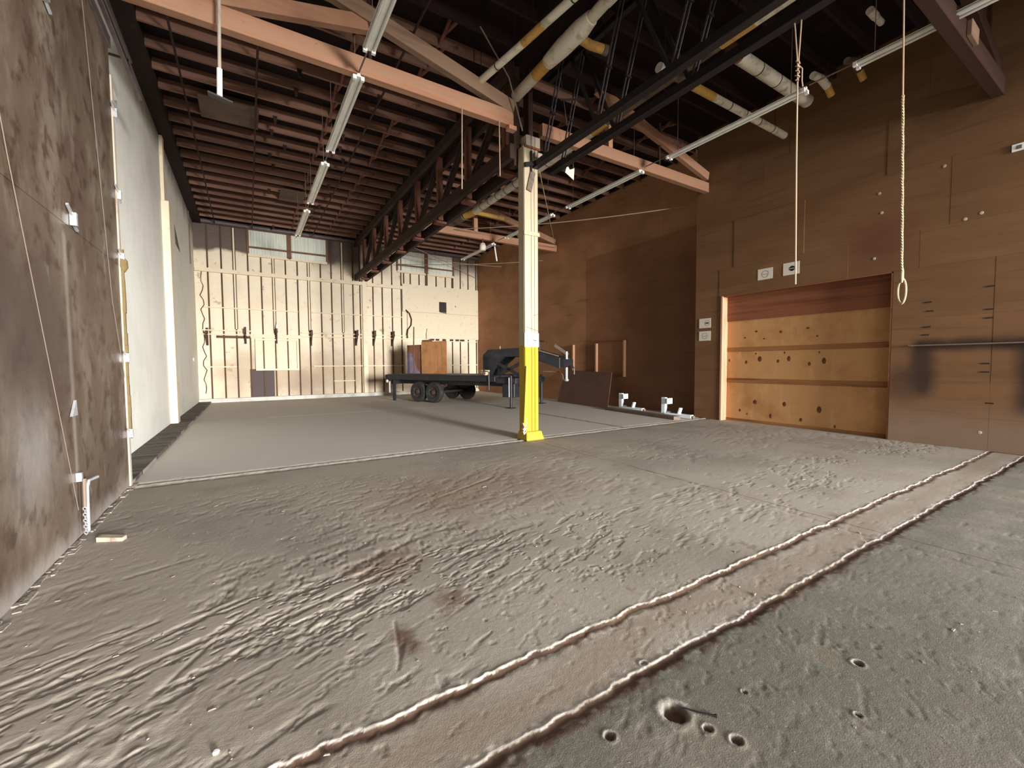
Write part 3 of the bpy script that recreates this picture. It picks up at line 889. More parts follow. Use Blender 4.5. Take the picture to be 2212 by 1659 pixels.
# front wall behind the viewer with the open loading door
fw = MB()
fw.box(XW - .2, .6, -7.2, -7.0, 0, 8.1).box(10.4, XQ + .3, -7.2, -7.0, 0, 8.1).box(.6, 10.4, -7.2, -7.0, 4.7, 8.1)
fw.build('wall_front', M['ply_rear'], kind='structure')

# ------------------------------------------------------------------ door in the right wall
door = thing('door_1', (XR + .27, 5.1, 0), 'x', 'x')
del door['label'], door['category']
door['kind'] = 'structure'
XD = 11.34
B(XD, XD + .05, DY0 - .05, DY1 + .03, 0, DZ + .05).build('door_back', M['door_rail'], door)
for (z0, z1) in ((.06, 1.06), (1.16, 1.90), (1.99, 2.72)):
    B(XD - .025, XD + .01, DY0, DY1 - .037, z0, z1).build('door_panel', M['door_ply'], door)
for (z0, z1) in ((1.05, 1.17), (1.89, 2.0), (0, .07)):
    B(XD - .045, XD + .01, DY0, DY1 - .037, z0, z1).build('door_rail', M['door_rail'], door, bevel=.006)
B(XD - .06, XD + .01, DY0, DY1 - .037, 2.72, DZ - .026).build('header_plank', M['redwood'], door)
kn = MB().lathe((0, 0, 0), (-1, 0, 0), [(.045, 0), (.04, .003), (.015, .005)], 12).mesh('knot', M['knot'])
for (y, z, s) in ((6.35, 1.6, .8), (6.0, 1.68, 1.2), (5.55, 1.62, .7), (5.3, 1.68, 1.2), (4.85, 1.55, .9), (4.55, 1.62, 1.3), (6.1, 1.82, .5), (5.4, 1.83, .5), (4.65, 1.82, .5),
                  (6.1, .55, 1.3), (5.38, .55, 1.2), (4.62, .48, 1.3), (6.5, .3, .7), (5.7, .22, .9), (5.0, .2, .9), (6.3, .22, .5), (4.3, .12, .6), (6.82, 1.65, .6),
                  (6.4, 2.25, .8), (6.1, 2.4, 1.0), (5.5, 2.35, 1.0), (4.9, 2.4, 1.0), (4.7, 2.2, .7), (5.9, 2.2, .6)):
    o = instance('knot', kn, door, (XD - .025, y, z))
    o.scale = (1, s * random.uniform(.6, .9), s * random.uniform(.9, 1.6) * (.5 if z > 2 else 1))
B(XR - .02, XD - .03, DY1 - .035, DY1 + .012, 0, DZ - .002).build('door_jamb', M['fresh'], door)
B(XR + .002, XD, DY0 + .002, DY0 + .03, 0, DZ - .002).build('door_jamb', M['redwood'], door)
B(XR + .002, XD, DY0, DY1, DZ - .025, DZ - .002).build('door_head', M['redwood'], door)

# ------------------------------------------------------------------ roof trusses across the bays
def beam_part(nm, p, q, w, h, m, par, bev=.008, lab=None):
    return MB().beam(p, q, w, h).build(nm, M[m], par, bevel=bev, label=lab)


t = thing('roof_truss', (1.7, BY, 6.34), 'pale timber roof truss over the left bay, from the wall to the column head', 'truss')
beam_part('bottom_chord', (-1.38, BY, 6.50), (4.68, BY, 6.50), .16, .30, 'beam', t)
beam_part('diagonal', (4.70, BY - .02, 6.72), (-.30, BY - .02, 7.88), .14, .26, 'brace', t)
beam_part('diagonal', (-1.0, BY + .02, 6.62), (1.86, BY + .02, 7.24), .14, .24, 'beam', t)
beam_part('hanger_post', (1.90, BY + .02, 6.6), (1.90, BY + .02, ZR - .25), .05, .05, 'girder', t, 0)
beam_part('cleat', (4.55, BY - .05, 6.30), (4.72, BY - .05, 6.30), .14, .08, 'fresh', t, 0)
t = thing('roof_truss', (8.2, BY - .06, 6.28), 'red-brown timber truss from the column head to the right wall corner', 'truss')
yy = BY - .06
beam_part('bottom_chord', (5.35, yy, 6.46), (11.06, yy, 6.46), .15, .26, 'beam', t)
beam_part('diagonal', (11.04, yy - .02, 6.76), (6.9, yy - .02, 7.80), .13, .22, 'beam', t)
beam_part('post', (7.31, yy, 6.58), (7.31, yy, ZR - .29), .13, .13, 'fresh', t)
beam_part('hanger_post', (9.1, yy + .03, 6.58), (9.1, yy + .03, ZR - .29), .05, .05, 'girder', t, 0)
t = thing('roof_truss', (8.5, BY2, 6.45), 'farther red-brown timber truss behind the column, above the trailer', 'truss')
beam_part('bottom_chord', (5.3, BY2, 6.59), (11.58, BY2, 6.59), .15, .27, 'beam', t)
beam_part('diagonal', (11.5, BY2 - .02, 6.86), (7.3, BY2 - .02, 7.82), .13, .22, 'beam', t)
beam_part('post', (7.66, BY2, 6.70), (7.66, BY2, ZR - .29), .16, .13, 'fresh', t)
t = thing('roof_truss', (8.2, 1.95, 6.1), 'nearest dark red timber truss end running to the right wall high up', 'truss')
beam_part('bottom_chord', (5.7, 1.97, 6.26), (11.06, 1.97, 6.26), .16, .30, 'dark_beam', t)
beam_part('diagonal', (11.0, 1.99, 6.55), (6.9, 1.99, 7.60), .13, .22, 'dark_beam', t)
for x in (9.6, 10.3, 10.75):
    beam_part('web_post', (x, 2.05, 6.4), (x, 2.05, ZR - .29), .09, .05, 'dark_beam', t, 0)
beam_part('end_block', (8.75, 1.86, 6.28), (9.1, 1.86, 6.26), .06, .22, 'brace', t)

# dark double girder over the column line, rear bay
t = thing('timber_girder', (4.98, 15, 5.78), 'dark timber girder truss running from the column head to the far wall', 'girder')
for x in (4.74, 5.22):
    beam_part('bottom_chord', (x, 7.55, 5.95), (x, YF - .1, 5.95), .12, .30, 'girder', t)
    beam_part('top_chord', (x, 7.55, 7.60), (x, YF - .1, 7.60), .12, .26, 'girder', t)
ys_ = [8.2, 10.1, 12.0, 13.9, 15.8, 17.7, 19.6, 21.5]
for i, y in enumerate(ys_):
    beam_part('web_post', (4.98, y, 5.85), (4.98, y, 7.66), .16, .14, 'girder_web', t)
    if i < len(ys_) - 1:
        beam_part('web_diagonal', (4.98, y + .05, 7.5), (4.98, ys_[i + 1] - .05, 6.05), .10, .13, 'girder', t)
        MB().tube([(4.90, y + .1, 7.52), (4.90, ys_[i + 1] - .1, 6.12)], .018, 6).build('tie_rod', M['steel_bar'], t)
    B(4.82, 5.14, y - .12, y + .12, 5.74, 5.80).build('packing_block', M['girder_web'], t)
beam_part('end_post', (4.88, 7.70, 5.7), (4.88, 7.70, 7.7), .14, .2, 'girder', t)
beam_part('end_post', (5.20, 7.66, 5.8), (5.20, 7.66, 7.7), .12, .2, 'girder', t)

# open-web steel girder, near bay
t = thing('steel_girder', (5.38, .5, 5.6), 'black open-web steel girder running from the column head toward the viewer', 'girder')
for x in (5.15, 5.60):
    beam_part('bottom_chord', (x, -6.9, 5.66), (x, 7.42, 5.66), .13, .13, 'steel_black', t)
    beam_part('top_chord', (x, -6.9, 7.55), (x, 7.42, 7.55), .10, .12, 'steel_black', t)
y = 7.0
i = 0
while y > -6:
    for x in (5.15, 5.60):
        for dx in (-.035, .035):
            MB().beam((x + dx, y, 5.70), (x + dx, y - .62, 7.5), .018, .03).build('web_bar', M['steel_bar'], t)
        B(x - .06, x + .06, y - .28, y - .24, 6.40, 6.44).build('batten_plate', M['steel_black'], t)
        MB().beam((x, y - .66, 7.5), (x, y - 1.45, 5.7), .05, .05).build('web_bar', M['steel_black'], t)
    if i % 2 == 0:
        MB().beam((5.15, y - .5, 6.55), (5.60, y - .9, 6.50), .02, .03).build('sway_rod', M['steel_bar'], t)
    y -= 1.5
    i += 1
MB().beam((4.86, 7.28, 5.60), (5.18, 7.30, 5.70), .05, .08).build('end_bracket', M['steel_black'], t)

# ------------------------------------------------------------------ the painted column
t = thing('timber_column', (5.05, 7.45, 0), 'square timber column painted cream above and yellow below', 'column')
y0 = 7.34
B(4.88, 5.22, y0 + .03, 7.56, .1, 6.02).build('core_post', M['column'], t)
B(4.885, 5.045, y0, y0 + .03, .12, 5.98).build('facing_board', M['column'], t, bevel=.005)
B(5.052, 5.125, y0, y0 + .03, .12, 5.98).build('facing_board', M['column'], t, bevel=.005)
B(5.132, 5.218, y0, y0 + .03, .12, 5.98).build('facing_board', M['column'], t, bevel=.005)
B(4.865, 5.25, y0 - .025, 7.585, 4.23, 4.31).build('collar', M['column'], t, bevel=.006)
MB().hexa([(4.84, 7.22, 0), (5.29, 7.22, 0), (5.29, 7.62, 0), (4.84, 7.62, 0), (4.87, 7.27, .18), (5.25, 7.27, .18), (5.25, 7.59, .18), (4.87, 7.59, .18)]).build('base_block', M['yellow'], t, bevel=.015)
MB().hexa([(4.80, 7.27, .33), (4.85, 7.27, .33), (4.87, 7.34, .33), (4.82, 7.34, .33), (4.885, 7.30, 1.55), (4.93, 7.30, 1.55), (4.93, 7.34, 1.55), (4.885, 7.34, 1.55)]).build('split_lath', M['yellow'], t)
mb = MB()
for i in range(9):
    z = .14 + i * .03
    mb.beam((4.80 + random.uniform(-.03, .03), 7.30, z), (4.88 + random.uniform(-.02, .02), 7.31, z + random.uniform(.03, .1)), random.uniform(.02, .05), .03)
mb.build('splintered_foot', M['bare'], t, label='splintered bare wood at the foot')
B(4.95, 5.30, 7.36, 7.56, 6.03, 6.26).build('cap_block', M['post_w'], t, bevel=.01, label='pale green-white cap block')
B(4.90, 5.28, 7.33, 7.57, 5.985, 6.03).build('cap_plate', M['redwood'], t)
MB().beam((5.08, 7.315, 5.52), (4.98, 7.315, 5.12), .12, .02, (0, 1, 0)).build('loose_plank', M['plank_grey'], t, label='grey plank hanging askew')
B(5.02, 5.05, 7.29, 7.335, 5.50, 5.92).build('strap', M['steel_black'], t)
MB().lathe((5.15, 7.30, 5.62), (0, 0, 1), [(.05, 0), (.06, .03), (.06, .10), (.04, .14)], 12).build('insulator', M['lamp_white'], t, smooth=True)
B(5.10, 5.28, 7.26, 7.33, 5.80, 5.90).build('junction_box', M['post_w'], t)
for (xa, za, xb, zb) in ((4.90, 2.36, 5.21, 2.28), (5.1, 2.60, 5.21, 2.63)):
    MB().beam((xa, y0 - .002, za), (xb, y0 - .002, zb), .006, .006).build('scratch', M['ink'], t)


def notice(y=None, nm='paper_notice', c=(0, 0), lab='', plane='x', pos=0, w=.36, h=.27, ring=.09, bars='left', m='paper', ringpos=.08, blot=None):
    """sheet of paper on plane x=pos (facing -x) or y=pos (facing -y); c = centre along wall, z"""
    if plane == 'x':
        P = lambda u, v, d: (pos - d, c[0] - u, c[1] + v)
    else:
        P = lambda u, v, d: (c[0] + u, pos - d, c[1] + v)

    def slab(u0, u1, v0, v1, d0, d1):
        return MB().hexa([P(u0, v0, d0), P(u1, v0, d0), P(u1, v1, d0), P(u0, v1, d0), P(u0, v0, d1), P(u1, v0, d1), P(u1, v1, d1), P(u0, v1, d1)])
    b = P(0, -h / 2, 0)
    tt = thing(nm, b, lab, 'notice')
    slab(-w / 2, w / 2, -h / 2, h / 2, 0, .004).build('sheet', M[m], tt)
    if ring:
        n = 28
        vs, fs = [], []
        for i in range(n):
            a = 2 * math.pi * i / n
            for r in (ring, ring - .008):
                vs.append(P(ringpos + r * math.cos(a), r * math.sin(a), .0055))
        fs = [(2 * i, (2 * i + 2) % (2 * n), (2 * i + 3) % (2 * n), 2 * i + 1) for i in range(n)]
        MB().add(vs, fs).build('circle_mark', M['ink_g'], tt)
    if bars == 'left':
        for i, L in enumerate((.07, .04, .045, .07, .05)):
            slab(-w / 2 + .04, -w / 2 + .04 + L, h * .27 - i * .035, h * .27 - i * .035 + .010, .0045, .006).build('text_line', M['ink_g'], tt)
    if blot == 'squiggle':
        pts = [P(ringpos - .035 + .075 * i / 14, .012 * math.sin(i * 1.9) - .003 * i / 3, .006) for i in range(15)]
        MB().tube(pts, .0035, 5).build('scrawl', M['ink'], tt)
    elif blot == 'dark':
        slab(ringpos - .045, ringpos + .045, -.018, .018, .0045, .0065).build('dark_bar', M['ink'], tt)
    elif blot == 'disc':
        MB().lathe(P(ringpos, 0, .004), [a - b_ for a, b_ in zip(P(0, 0, 1), P(0, 0, 0))], [(.062, 0), (.062, .002)], 20).build('dark_disc', M['ink'], tt)
        slab(ringpos - .05, ringpos + .05, -.006, .006, .0062, .0075).build('pale_bar', M[m], tt)
    elif blot == 'line':
        slab(ringpos - .07, ringpos + .07, -.012, -.002, .0045, .006).build('dark_bar', M['ink_g'], tt)
    return tt


notice(lab='white notice with a circle and text lines on the column', plane='y', pos=y0, c=(5.05, 2.09), w=.36, h=.29, ring=.095, ringpos=.07, blot='squiggle', m='paper_w')
notice(lab='left paper notice above the plywood door, with a faint circle', plane='x', pos=XR - .007, c=(5.78, 3.80), w=.36, h=.27, ring=.085, ringpos=.0, bars='', blot='line')
notice(lab='right paper notice above the plywood door, with a dark disc', plane='x', pos=XR - .007, c=(5.18, 3.82), w=.36, h=.29, ring=0, ringpos=.02, bars='', blot='disc')
notice(lab='upper paper notice beside the door jamb, with a small dark bar', plane='x', pos=XR - .007, c=(7.41, 2.71), w=.36, h=.27, ring=.075, ringpos=.07, bars='', blot='dark')
notice(lab='lower paper notice beside the door jamb, with an open circle', plane='x', pos=XR - .007, c=(7.41, 2.35), w=.36, h=.27, ring=.085, ringpos=.0, bars='', blot='line')
tt = thing('wall_plate', (XR - .006, 1.70, 5.10), 'small white switch plate high on the right wall', 'plate')
B(XR - .02, XR - .004, 1.62, 1.78, 5.10, 5.22).build('plate', M['socket'], tt)
B(XR - .026, XR - .018, 1.67, 1.73, 5.13, 5.19).build('recess', M['ink_g'], tt)
o = B(11.40, XQ + .01, 7.73, 7.80, 1.86, 2.02).build('outlet_box', M['plank_grey'])
tag(o, 'grey outlet box on the corner edge of the right wall', 'outlet box')

# grab rail on the right wall in its dark patch
t = thing('wall_rail', (XR - .05, 2.2, 1.88), 'grey horizontal pipe rail along a dark patch of the right wall', 'rail')
MB().tube([(XR - .06, 3.0, 1.90), (XR - .06, .4, 1.90)], .013, 10).build('pipe', M['wire'], t, smooth=True)
for y in (2.95, 1.5, .5):
    MB().tube([(XR - .06, y, 1.90), (XR, y, 1.90)], .018, 8).build('bracket', M['wire'], t)
for (y, z) in ((2.6, 5.2), (3.55, 5.02), (3.5, 4.62), (2.3, 4.15), (2.1, 4.2), (3.6, 3.72), (2.0, .32)):
    o = MB().lathe((XR - .004, y, z), (-1, 0, 0), [(.030, 0), (.026, .002), (.01, .003)], 8).build('filler_spot', M['post_w'], wall_r)
for (y, z) in ((2.75, 2.72), (2.72, 2.55), (2.75, 2.25), (2.77, 2.1), (1.95, 2.9), (1.95, 2.5), (1.95, 2.35), (1.97, 1.55), (1.97, 1.4), (1.9, .85)):
    B(XR - .006, XR + .002, y - .05, y + .05, z - .012, z + .012).build('nail_slot', M['ink'], wall_r)

# ------------------------------------------------------------------ lagged pipes
def pipe(nm, lab, segs, group=None):
    """segs: list of (pts, r, material, name)"""
    P0 = segs[0][0][0]
    tt = thing(nm, P0, lab, 'pipe', group)
    for pts, r, m, n in segs:
        pb = MB().tube(pts, r, 14).build(n, M[m], tt, smooth=True)
        if n == 'pipe_run':
            a, b = Vector(pts[0]), Vector(pts[-1])
            L = (b - a).length
            k = max(int(L / .55), 1)
            for i in range(1, k):
                c = a + (b - a) * i / k
                d = (b - a).normalized()
                MB().tube([c - d * .012, c + d * .012], r * 1.04, 14).build('band', M['band'], pb)
    for pts, r, m, n in segs:
        a, b = Vector(pts[0]), Vector(pts[-1])
        rr = max(r) if isinstance(r, list) else r
        if nm != 'hanging_pipe':
            for u in ((.5,) if (b - a).length < 1.2 else (.15, .85)):
                c = a.lerp(b, u)
                MB().tube([(c.x, c.y, c.z + rr * .5), (c.x, c.y, ZR)], .008, 5).build('hanger_rod', M['steel_black'], tt)
    return tt


pipe('lagged_pipe', 'thin white lagged pipe with an ochre patch, upper left of the column', [
    ([(3.92, 7.62, 7.0), (4.12, 6.2, 7.0)], .065, 'pipe', 'pipe_run'), ([(4.12, 6.2, 7.0), (4.18, 5.7, 7.0)], .067, 'pipe_y', 'ochre_section'),
    ([(4.18, 5.7, 7.0), (4.5, 3.2, 7.0)], .065, 'pipe', 'pipe_run'), ([(3.915, 7.66, 7.0), (3.92, 7.60, 7.0)], .085, 'lamp_white', 'end_collar')])
pipe('lagged_pipe', 'thick white lagged pipe with a tee branch, left of the steel girder', [
    ([(4.78, 7.48, 7.0), (4.76, 6.75, 7.0)], .105, 'pipe', 'pipe_run'), ([(4.76, 6.75, 7.0), (4.75, 6.35, 7.0)], .108, 'pipe_y', 'ochre_section'),
    ([(4.75, 6.35, 7.0), (4.75, 5.95, 7.0), (4.75, 5.45, 7.0), (4.74, 5.2, 7.0)], [.12, .15, .15, .11], 'pipe', 'tee_body'), ([(4.74, 5.2, 7.0), (4.72, 4.85, 7.0)], .09, 'pipe', 'pipe_run'),
    ([(4.72, 4.85, 7.0), (4.72, 4.6, 7.0), (4.67, 4.47, 7.0), (4.56, 4.43, 7.0)], .10, 'pipe', 'elbow'),
    ([(4.80, 5.62, 7.0), (5.10, 5.62, 6.98), (5.32, 5.55, 6.95)], .075, 'pipe_y', 'branch'), ([(5.32, 5.55, 6.95), (5.40, 5.53, 6.94)], .085, 'pipe_dark', 'branch_cap')])
pipe('lagged_pipe', 'long white lagged pipe passing behind the column with ochre joints', [
    ([(7.28, 14.2, 7.2), (7.28, 12.0, 7.2), (7.28, 9.2, 7.2)], .12, 'pipe', 'pipe_run'), ([(7.28, 9.2, 7.2), (7.26, 7.9, 7.2)], .12, 'pipe', 'pipe_run'),
    ([(7.26, 7.9, 7.2), (7.25, 7.4, 7.2)], .125, 'pipe_y', 'ochre_section'), ([(7.25, 7.4, 7.2), (7.2, 4.6, 7.2)], .115, 'pipe_dark', 'stained_run'),
    ([(7.2, 4.6, 7.2), (7.2, 4.0, 7.2)], .125, 'pipe_y', 'ochre_section'), ([(7.2, 4.0, 7.2), (7.2, 2.9, 7.2)], .12, 'pipe', 'pipe_run'),
    ([(7.28, 14.2, 7.2), (7.25, 14.55, 7.2), (7.15, 14.8, 7.2)], .13, 'pipe_y', 'elbow'), ([(7.3, 14.35, 7.22), (8.6, 14.4, 7.22)], .08, 'pipe_y', 'branch'),
    ([(7.15, 14.85, 7.2), (6.9, 17.0, 7.2)], .16, 'pipe_dark', 'stained_run')])
pipe('lagged_pipe', 'white lagged pipe with an ochre section ending before the right wall', [
    ([(6.38, 5.25, 6.85), (6.72, 5.25, 6.85)], .085, 'lamp_white', 'end_sleeve'), ([(6.72, 5.25, 6.85), (7.35, 5.25, 6.85)], .075, 'pipe_dark', 'stained_run'),
    ([(7.35, 5.25, 6.85), (8.0, 5.25, 6.85)], .078, 'pipe_y', 'ochre_section'), ([(8.0, 5.25, 6.85), (10.75, 5.25, 6.85)], .075, 'pipe', 'pipe_run')])
pipe('lagged_pipe', 'thick rough white lagged pipe under the roof near the right wall', [
    ([(7.7, 4.72, 7.3), (7.95, 4.72, 7.3)], .13, 'redwood', 'end_sleeve'), ([(7.95, 4.72, 7.3), (10.6, 4.72, 7.3)], .125, 'pipe', 'pipe_run')])
pipe('pipe_elbow', 'white and ochre pipe elbow above the right lamp row, nearer the column', [
    ([(9.75, 4.25, 7.3), (10.05, 4.25, 7.35), (10.3, 4.22, 7.25)], .07, 'pipe', 'elbow'), ([(10.3, 4.22, 7.25), (10.45, 4.2, 7.10)], .065, 'pipe_y', 'ochre_section')])
pipe('pipe_elbow', 'ochre pipe elbow at the end of the nearest right lamp', [
    ([(9.85, 3.72, 7.3), (10.1, 3.72, 7.4), (10.35, 3.70, 7.30)], .065, 'pipe_dark', 'elbow'), ([(10.35, 3.70, 7.30), (10.5, 3.68, 7.15)], .06, 'pipe_y', 'ochre_section')])
pipe('pipe_stub', 'short pale pipe stub in the dark roof, above the nearest right lamp', [
    ([(9.0, 3.1, 7.45), (9.25, 3.1, 7.45)], .06, 'pipe', 'stub'), ([(9.28, 3.1, 7.45), (9.5, 3.1, 7.45)], .05, 'pipe', 'stub')])
pipe('hanging_pipe', 'white vertical pipe with a flange hanging below the left truss', [
    ([(-.14, 7.15, 7.9), (-.20, 7.15, 5.62)], .022, 'post_w', 'rod'), ([(-.20, 7.15, 5.62), (-.21, 7.15, 5.24)], .034, 'lamp_white', 'sleeve')])
MB().beam((-.34, 7.15, 5.26), (-.06, 7.15, 5.20), .10, .02).build('flange', M['band'], bpy.data.objects['hanging_pipe'])

# ------------------------------------------------------------------ fluorescent strip lamps (unlit)
def strip_mesh(L):
    body = MB().prism([(-.035, 0, 0), (.035, 0, 0), (.022, 0, .055), (-.022, 0, .055)], (0, L, 0)).mesh('lamp_body', M['lamp_white'])
    refl = [MB().prism([(sx * .035, .03, .045), (sx * .098, .03, .012), (sx * .095, .03, .004), (sx * .035, .03, .035)], (0, L - .06, 0)).mesh('reflector_wing', M['lamp_white']) for sx in (-1, 1)]
    tubes = [MB().tube([(sx * .062, .06, -.012), (sx * .062, L - .06, -.012)], .020, 8).mesh('lamp_tube', M['tube'], smooth=True) for sx in (-1, 1)]
    socks = [MB().prism([(sx * .062 - .028, y, -.045), (sx * .062 + .028, y, -.045), (sx * .062 + .028, y, .02), (sx * .062 - .028, y, .02)], (0, .05, 0)).mesh('lamp_socket', M['socket']) for sx in (-1, 1) for y in (0, L - .05)]
    return body, refl, tubes, socks


LM = strip_mesh(2.85)


def strip(x, y, z, lab, grp):
    tt = thing('strip_lamp', (x, y, z), lab, 'lamp', grp)
    p = lambda nm, me: instance(nm, me, tt, (x, y, z))
    p('lamp_body', LM[0])
    for me in LM[1]:
        p('reflector_wing', me)
    for me in LM[2]:
        p('lamp_tube', me)
    for me in LM[3]:
        p('lamp_socket', me)
    for dy in (.25, 2.6):
        MB().tube([(x, y + dy, z + .05), (x, y + dy, ZR - .3)], .006, 5).build('hanging_wire', M['wire'], tt)
    MB().tube([(x, y + 2.84, z + .04), (x, y + 3.5, z + .06)], .012, 6).build('link_conduit', M['wire'], tt)
    return tt


for y, lab in ((3.88, 'nearest of the left row, cut by the top edge'), (7.40, 'second lamp of the left row, in front of the timber truss'),
               (10.92, 'third lamp of the left row, under the rear joists'), (14.50, 'farthest lamp of the left row, before the far-wall window')):
    strip(1.69, y, 6.30, 'unlit lamp, ' + lab, 'left row of strip lamps')
for y, lab in ((.20, 'nearest lamp of the right row, crossing the nearest truss'), (3.74, 'second lamp of the right row, behind the knotted rope'),
               (7.36, 'third lamp of the right row, against the rear right wall'), (10.94, 'fourth lamp of the right row, half behind the column'),
               (14.75, 'farthest lamp of the right row, by the far window')):
    strip(8.36, y, 6.30, 'unlit lamp, ' + lab, 'right row of strip lamps')

# ------------------------------------------------------------------ ropes, cords and wires
def twisted(nm, pts, r, m, par, turns=60):
    """three-strand rope"""
    a, b = Vector(pts[0]), Vector(pts[-1])
    for k in range(3):
        q = []
        n = 150
        for i in range(n + 1):
            u = i / n
            ph = u * turns * 2 * math.pi / 3 + k * 2 * math.pi / 3
            q.append(a.lerp(b, u) + Vector((math.cos(ph), math.sin(ph), 0)) * r * .55)
        MB().tube(q, r * .62, 5).build(nm, M[m], par, smooth=True)


t = thing('hanging_rope', (6.45, 1.97, 2.28), 'thick twisted rope with an end loop, right of the door', 'rope')
xr, yr = 6.78, 1.93
t.location = (xr, yr, 2.25)
WL[t.name] = Vector((xr, yr, 2.25))
MB().tube([(6.50, yr, 6.12), (6.56, yr, 5.3), (6.60, yr, 4.7)], .009, 7).build('upper_line', M['cord'], t, smooth=True)
twisted('strand', [(6.60, yr, 4.7), (6.77, yr, 2.66)], .014, 'rope', t, 60)
lp = []
for i in range(25):
    a = math.pi / 2 + 2 * math.pi * i / 24
    lp.append((6.79 + .012 * math.cos(a), yr + .042 * math.cos(a), 2.45 + .15 * math.sin(a)))
MB().tube(lp, .013, 7).build('end_loop', M['rope'], t, smooth=True)
MB().lathe((6.775, yr, 2.55), (0, 0, 1), [(.016, 0), (.022, .05), (.02, .14), (.014, .18)], 10).build('splice', M['rope'], t, smooth=True)

t = thing('hanging_rope', (6.3, 2.97, 2.66), 'thin knotted rope hanging in front of the right-hand notice', 'rope')
kx, ky, kz = 5.62, 2.615, 5.08
t.location = (5.62, 2.6, 2.53)
WL[t.name] = Vector((5.62, 2.6, 2.53))
MB().tube([(5.61, 2.67, 5.72), (5.62, 2.65, 5.5), (kx, ky, kz)], .008, 7).build('strand', M['cord'], t, smooth=True)
MB().tube([(5.63, 2.59, 5.70), (5.63, 2.595, 5.5), (kx + .01, ky, kz)], .008, 7).build('strand', M['cord'], t, smooth=True)
MB().tube([(kx, ky, kz), (5.62, 2.605, 4.0), (5.62, 2.58, 2.53)], .009, 7).build('strand', M['cord'], t, smooth=True)
kp = [(kx + .02 * math.cos(i * 1.4), ky + .02 * math.sin(i * 1.4), kz + .08 - i * .012) for i in range(22)]
MB().tube(kp, .009, 6).build('knot', M['cord'], t, smooth=True)
MB().tube([(kx, ky - .015, kz), (kx + .02, ky - .04, kz - .04), (kx + .02, ky - .04, kz - .18), (kx + .02, ky - .05, kz - .25)], .007, 6).build('tail', M['cord'], t, smooth=True)


def sag(p, q, s, n=16):
    p, q = Vector(p), Vector(q)
    return [p.lerp(q, i / n) - Vector((0, 0, s * 4 * (i / n) * (1 - i / n))) for i in range(n + 1)]


def cordthing(nm, lab, cat, pts, r, m):
    o = MB().tube(pts, r, 6).build(nm, M[m], smooth=True)
    return tag(o, lab, cat)


cordthing('slack_cord', 'tan cord stretched from the rear truss to the right wall corner', 'cord', sag((6.7, 14.8, 6.62), (11.55, 8.42, 6.38), .12), .014, 'cord')
cordthing('guy_wire', 'thin cord slanting from the column head to the rear truss end', 'cord', [(5.28, 7.36, 5.58), (11.45, 14.8, 6.6)], .012, 'cord')
cordthing('wire_rope', 'dark wire rope slanting down from the roof to the column head', 'wire', [(3.75, 7.05, ZR - .3), (4.45, 7.2, 7.1), (4.82, 7.3, 6.25)], .014, 'wire')
cordthing('slack_cord', 'thin cord crossing in front of the right far-wall window, sloping down to the right', 'cord', sag((6.55, 21.5, 7.20), (11.5, 19.5, 6.70), .1), .014, 'cord')
cordthing('slack_cord', 'thin cord rising to the right in front of the right far-wall window', 'cord', sag((6.7, 22.0, 6.78), (11.5, 15.8, 6.25), .1), .014, 'cord')
cordthing('slack_cord', 'thin cord slanting from the girder down past the far window', 'cord', [(5.24, 15.5, 5.97), (9.2, 21.8, 7.2), (11.5, 22.44, 6.6)], .012, 'cord')
cordthing('hanging_rod', 'longer thin rod hanging below the left truss', 'rod', [(3.54, 7.4, 6.4), (3.52, 7.4, 4.88)], .012, 'cord')
cordthing('hanging_rod', 'shorter thin rod hanging below the left truss, next to the column', 'rod', [(4.34, 7.4, 6.4), (4.35, 7.4, 5.3)], .012, 'cord')
tt = thing('paper_scrap', (5.86, 7.1, 5.47), 'torn white scrap caught beside the column head', 'scrap')
MB().prism([(5.75, 7.1, 5.58), (5.98, 7.1, 5.47), (6.0, 7.1, 5.72), (5.88, 7.1, 5.66), (5.8, 7.1, 5.74)], (0, .01, 0)).build('sheet', M['paper'], tt)
MB().tube([(5.99, 7.105, 5.71), (5.86, 7.1, 6.2), (5.62, 7.1, 7.55)], .004, 5).build('thread', M['wire'], tt)
o = MB().beam((8.43, 14.8, 6.22), (8.5, 14.75, 5.65), .03, .05).build('dangling_bar', M['lamp_white'])
tag(o, 'pale bar dangling from the farthest right lamp', 'bar')
tt = thing('hanging_lamp', (8.0, 14.5, 6.1), 'small pale bulb holder hanging under the rear truss', 'lamp')
MB().lathe((7.95, 14.9, 6.02), (0, 0, 1), [(.10, 0), (.13, .06), (.12, .2), (.08, .28)], 14).build('shade', M['pipe'], tt, smooth=True)
MB().tube([(7.95, 14.9, 6.3), (7.95, 14.9, 6.5)], .03, 8).build('stem', M['girder_web'], tt)

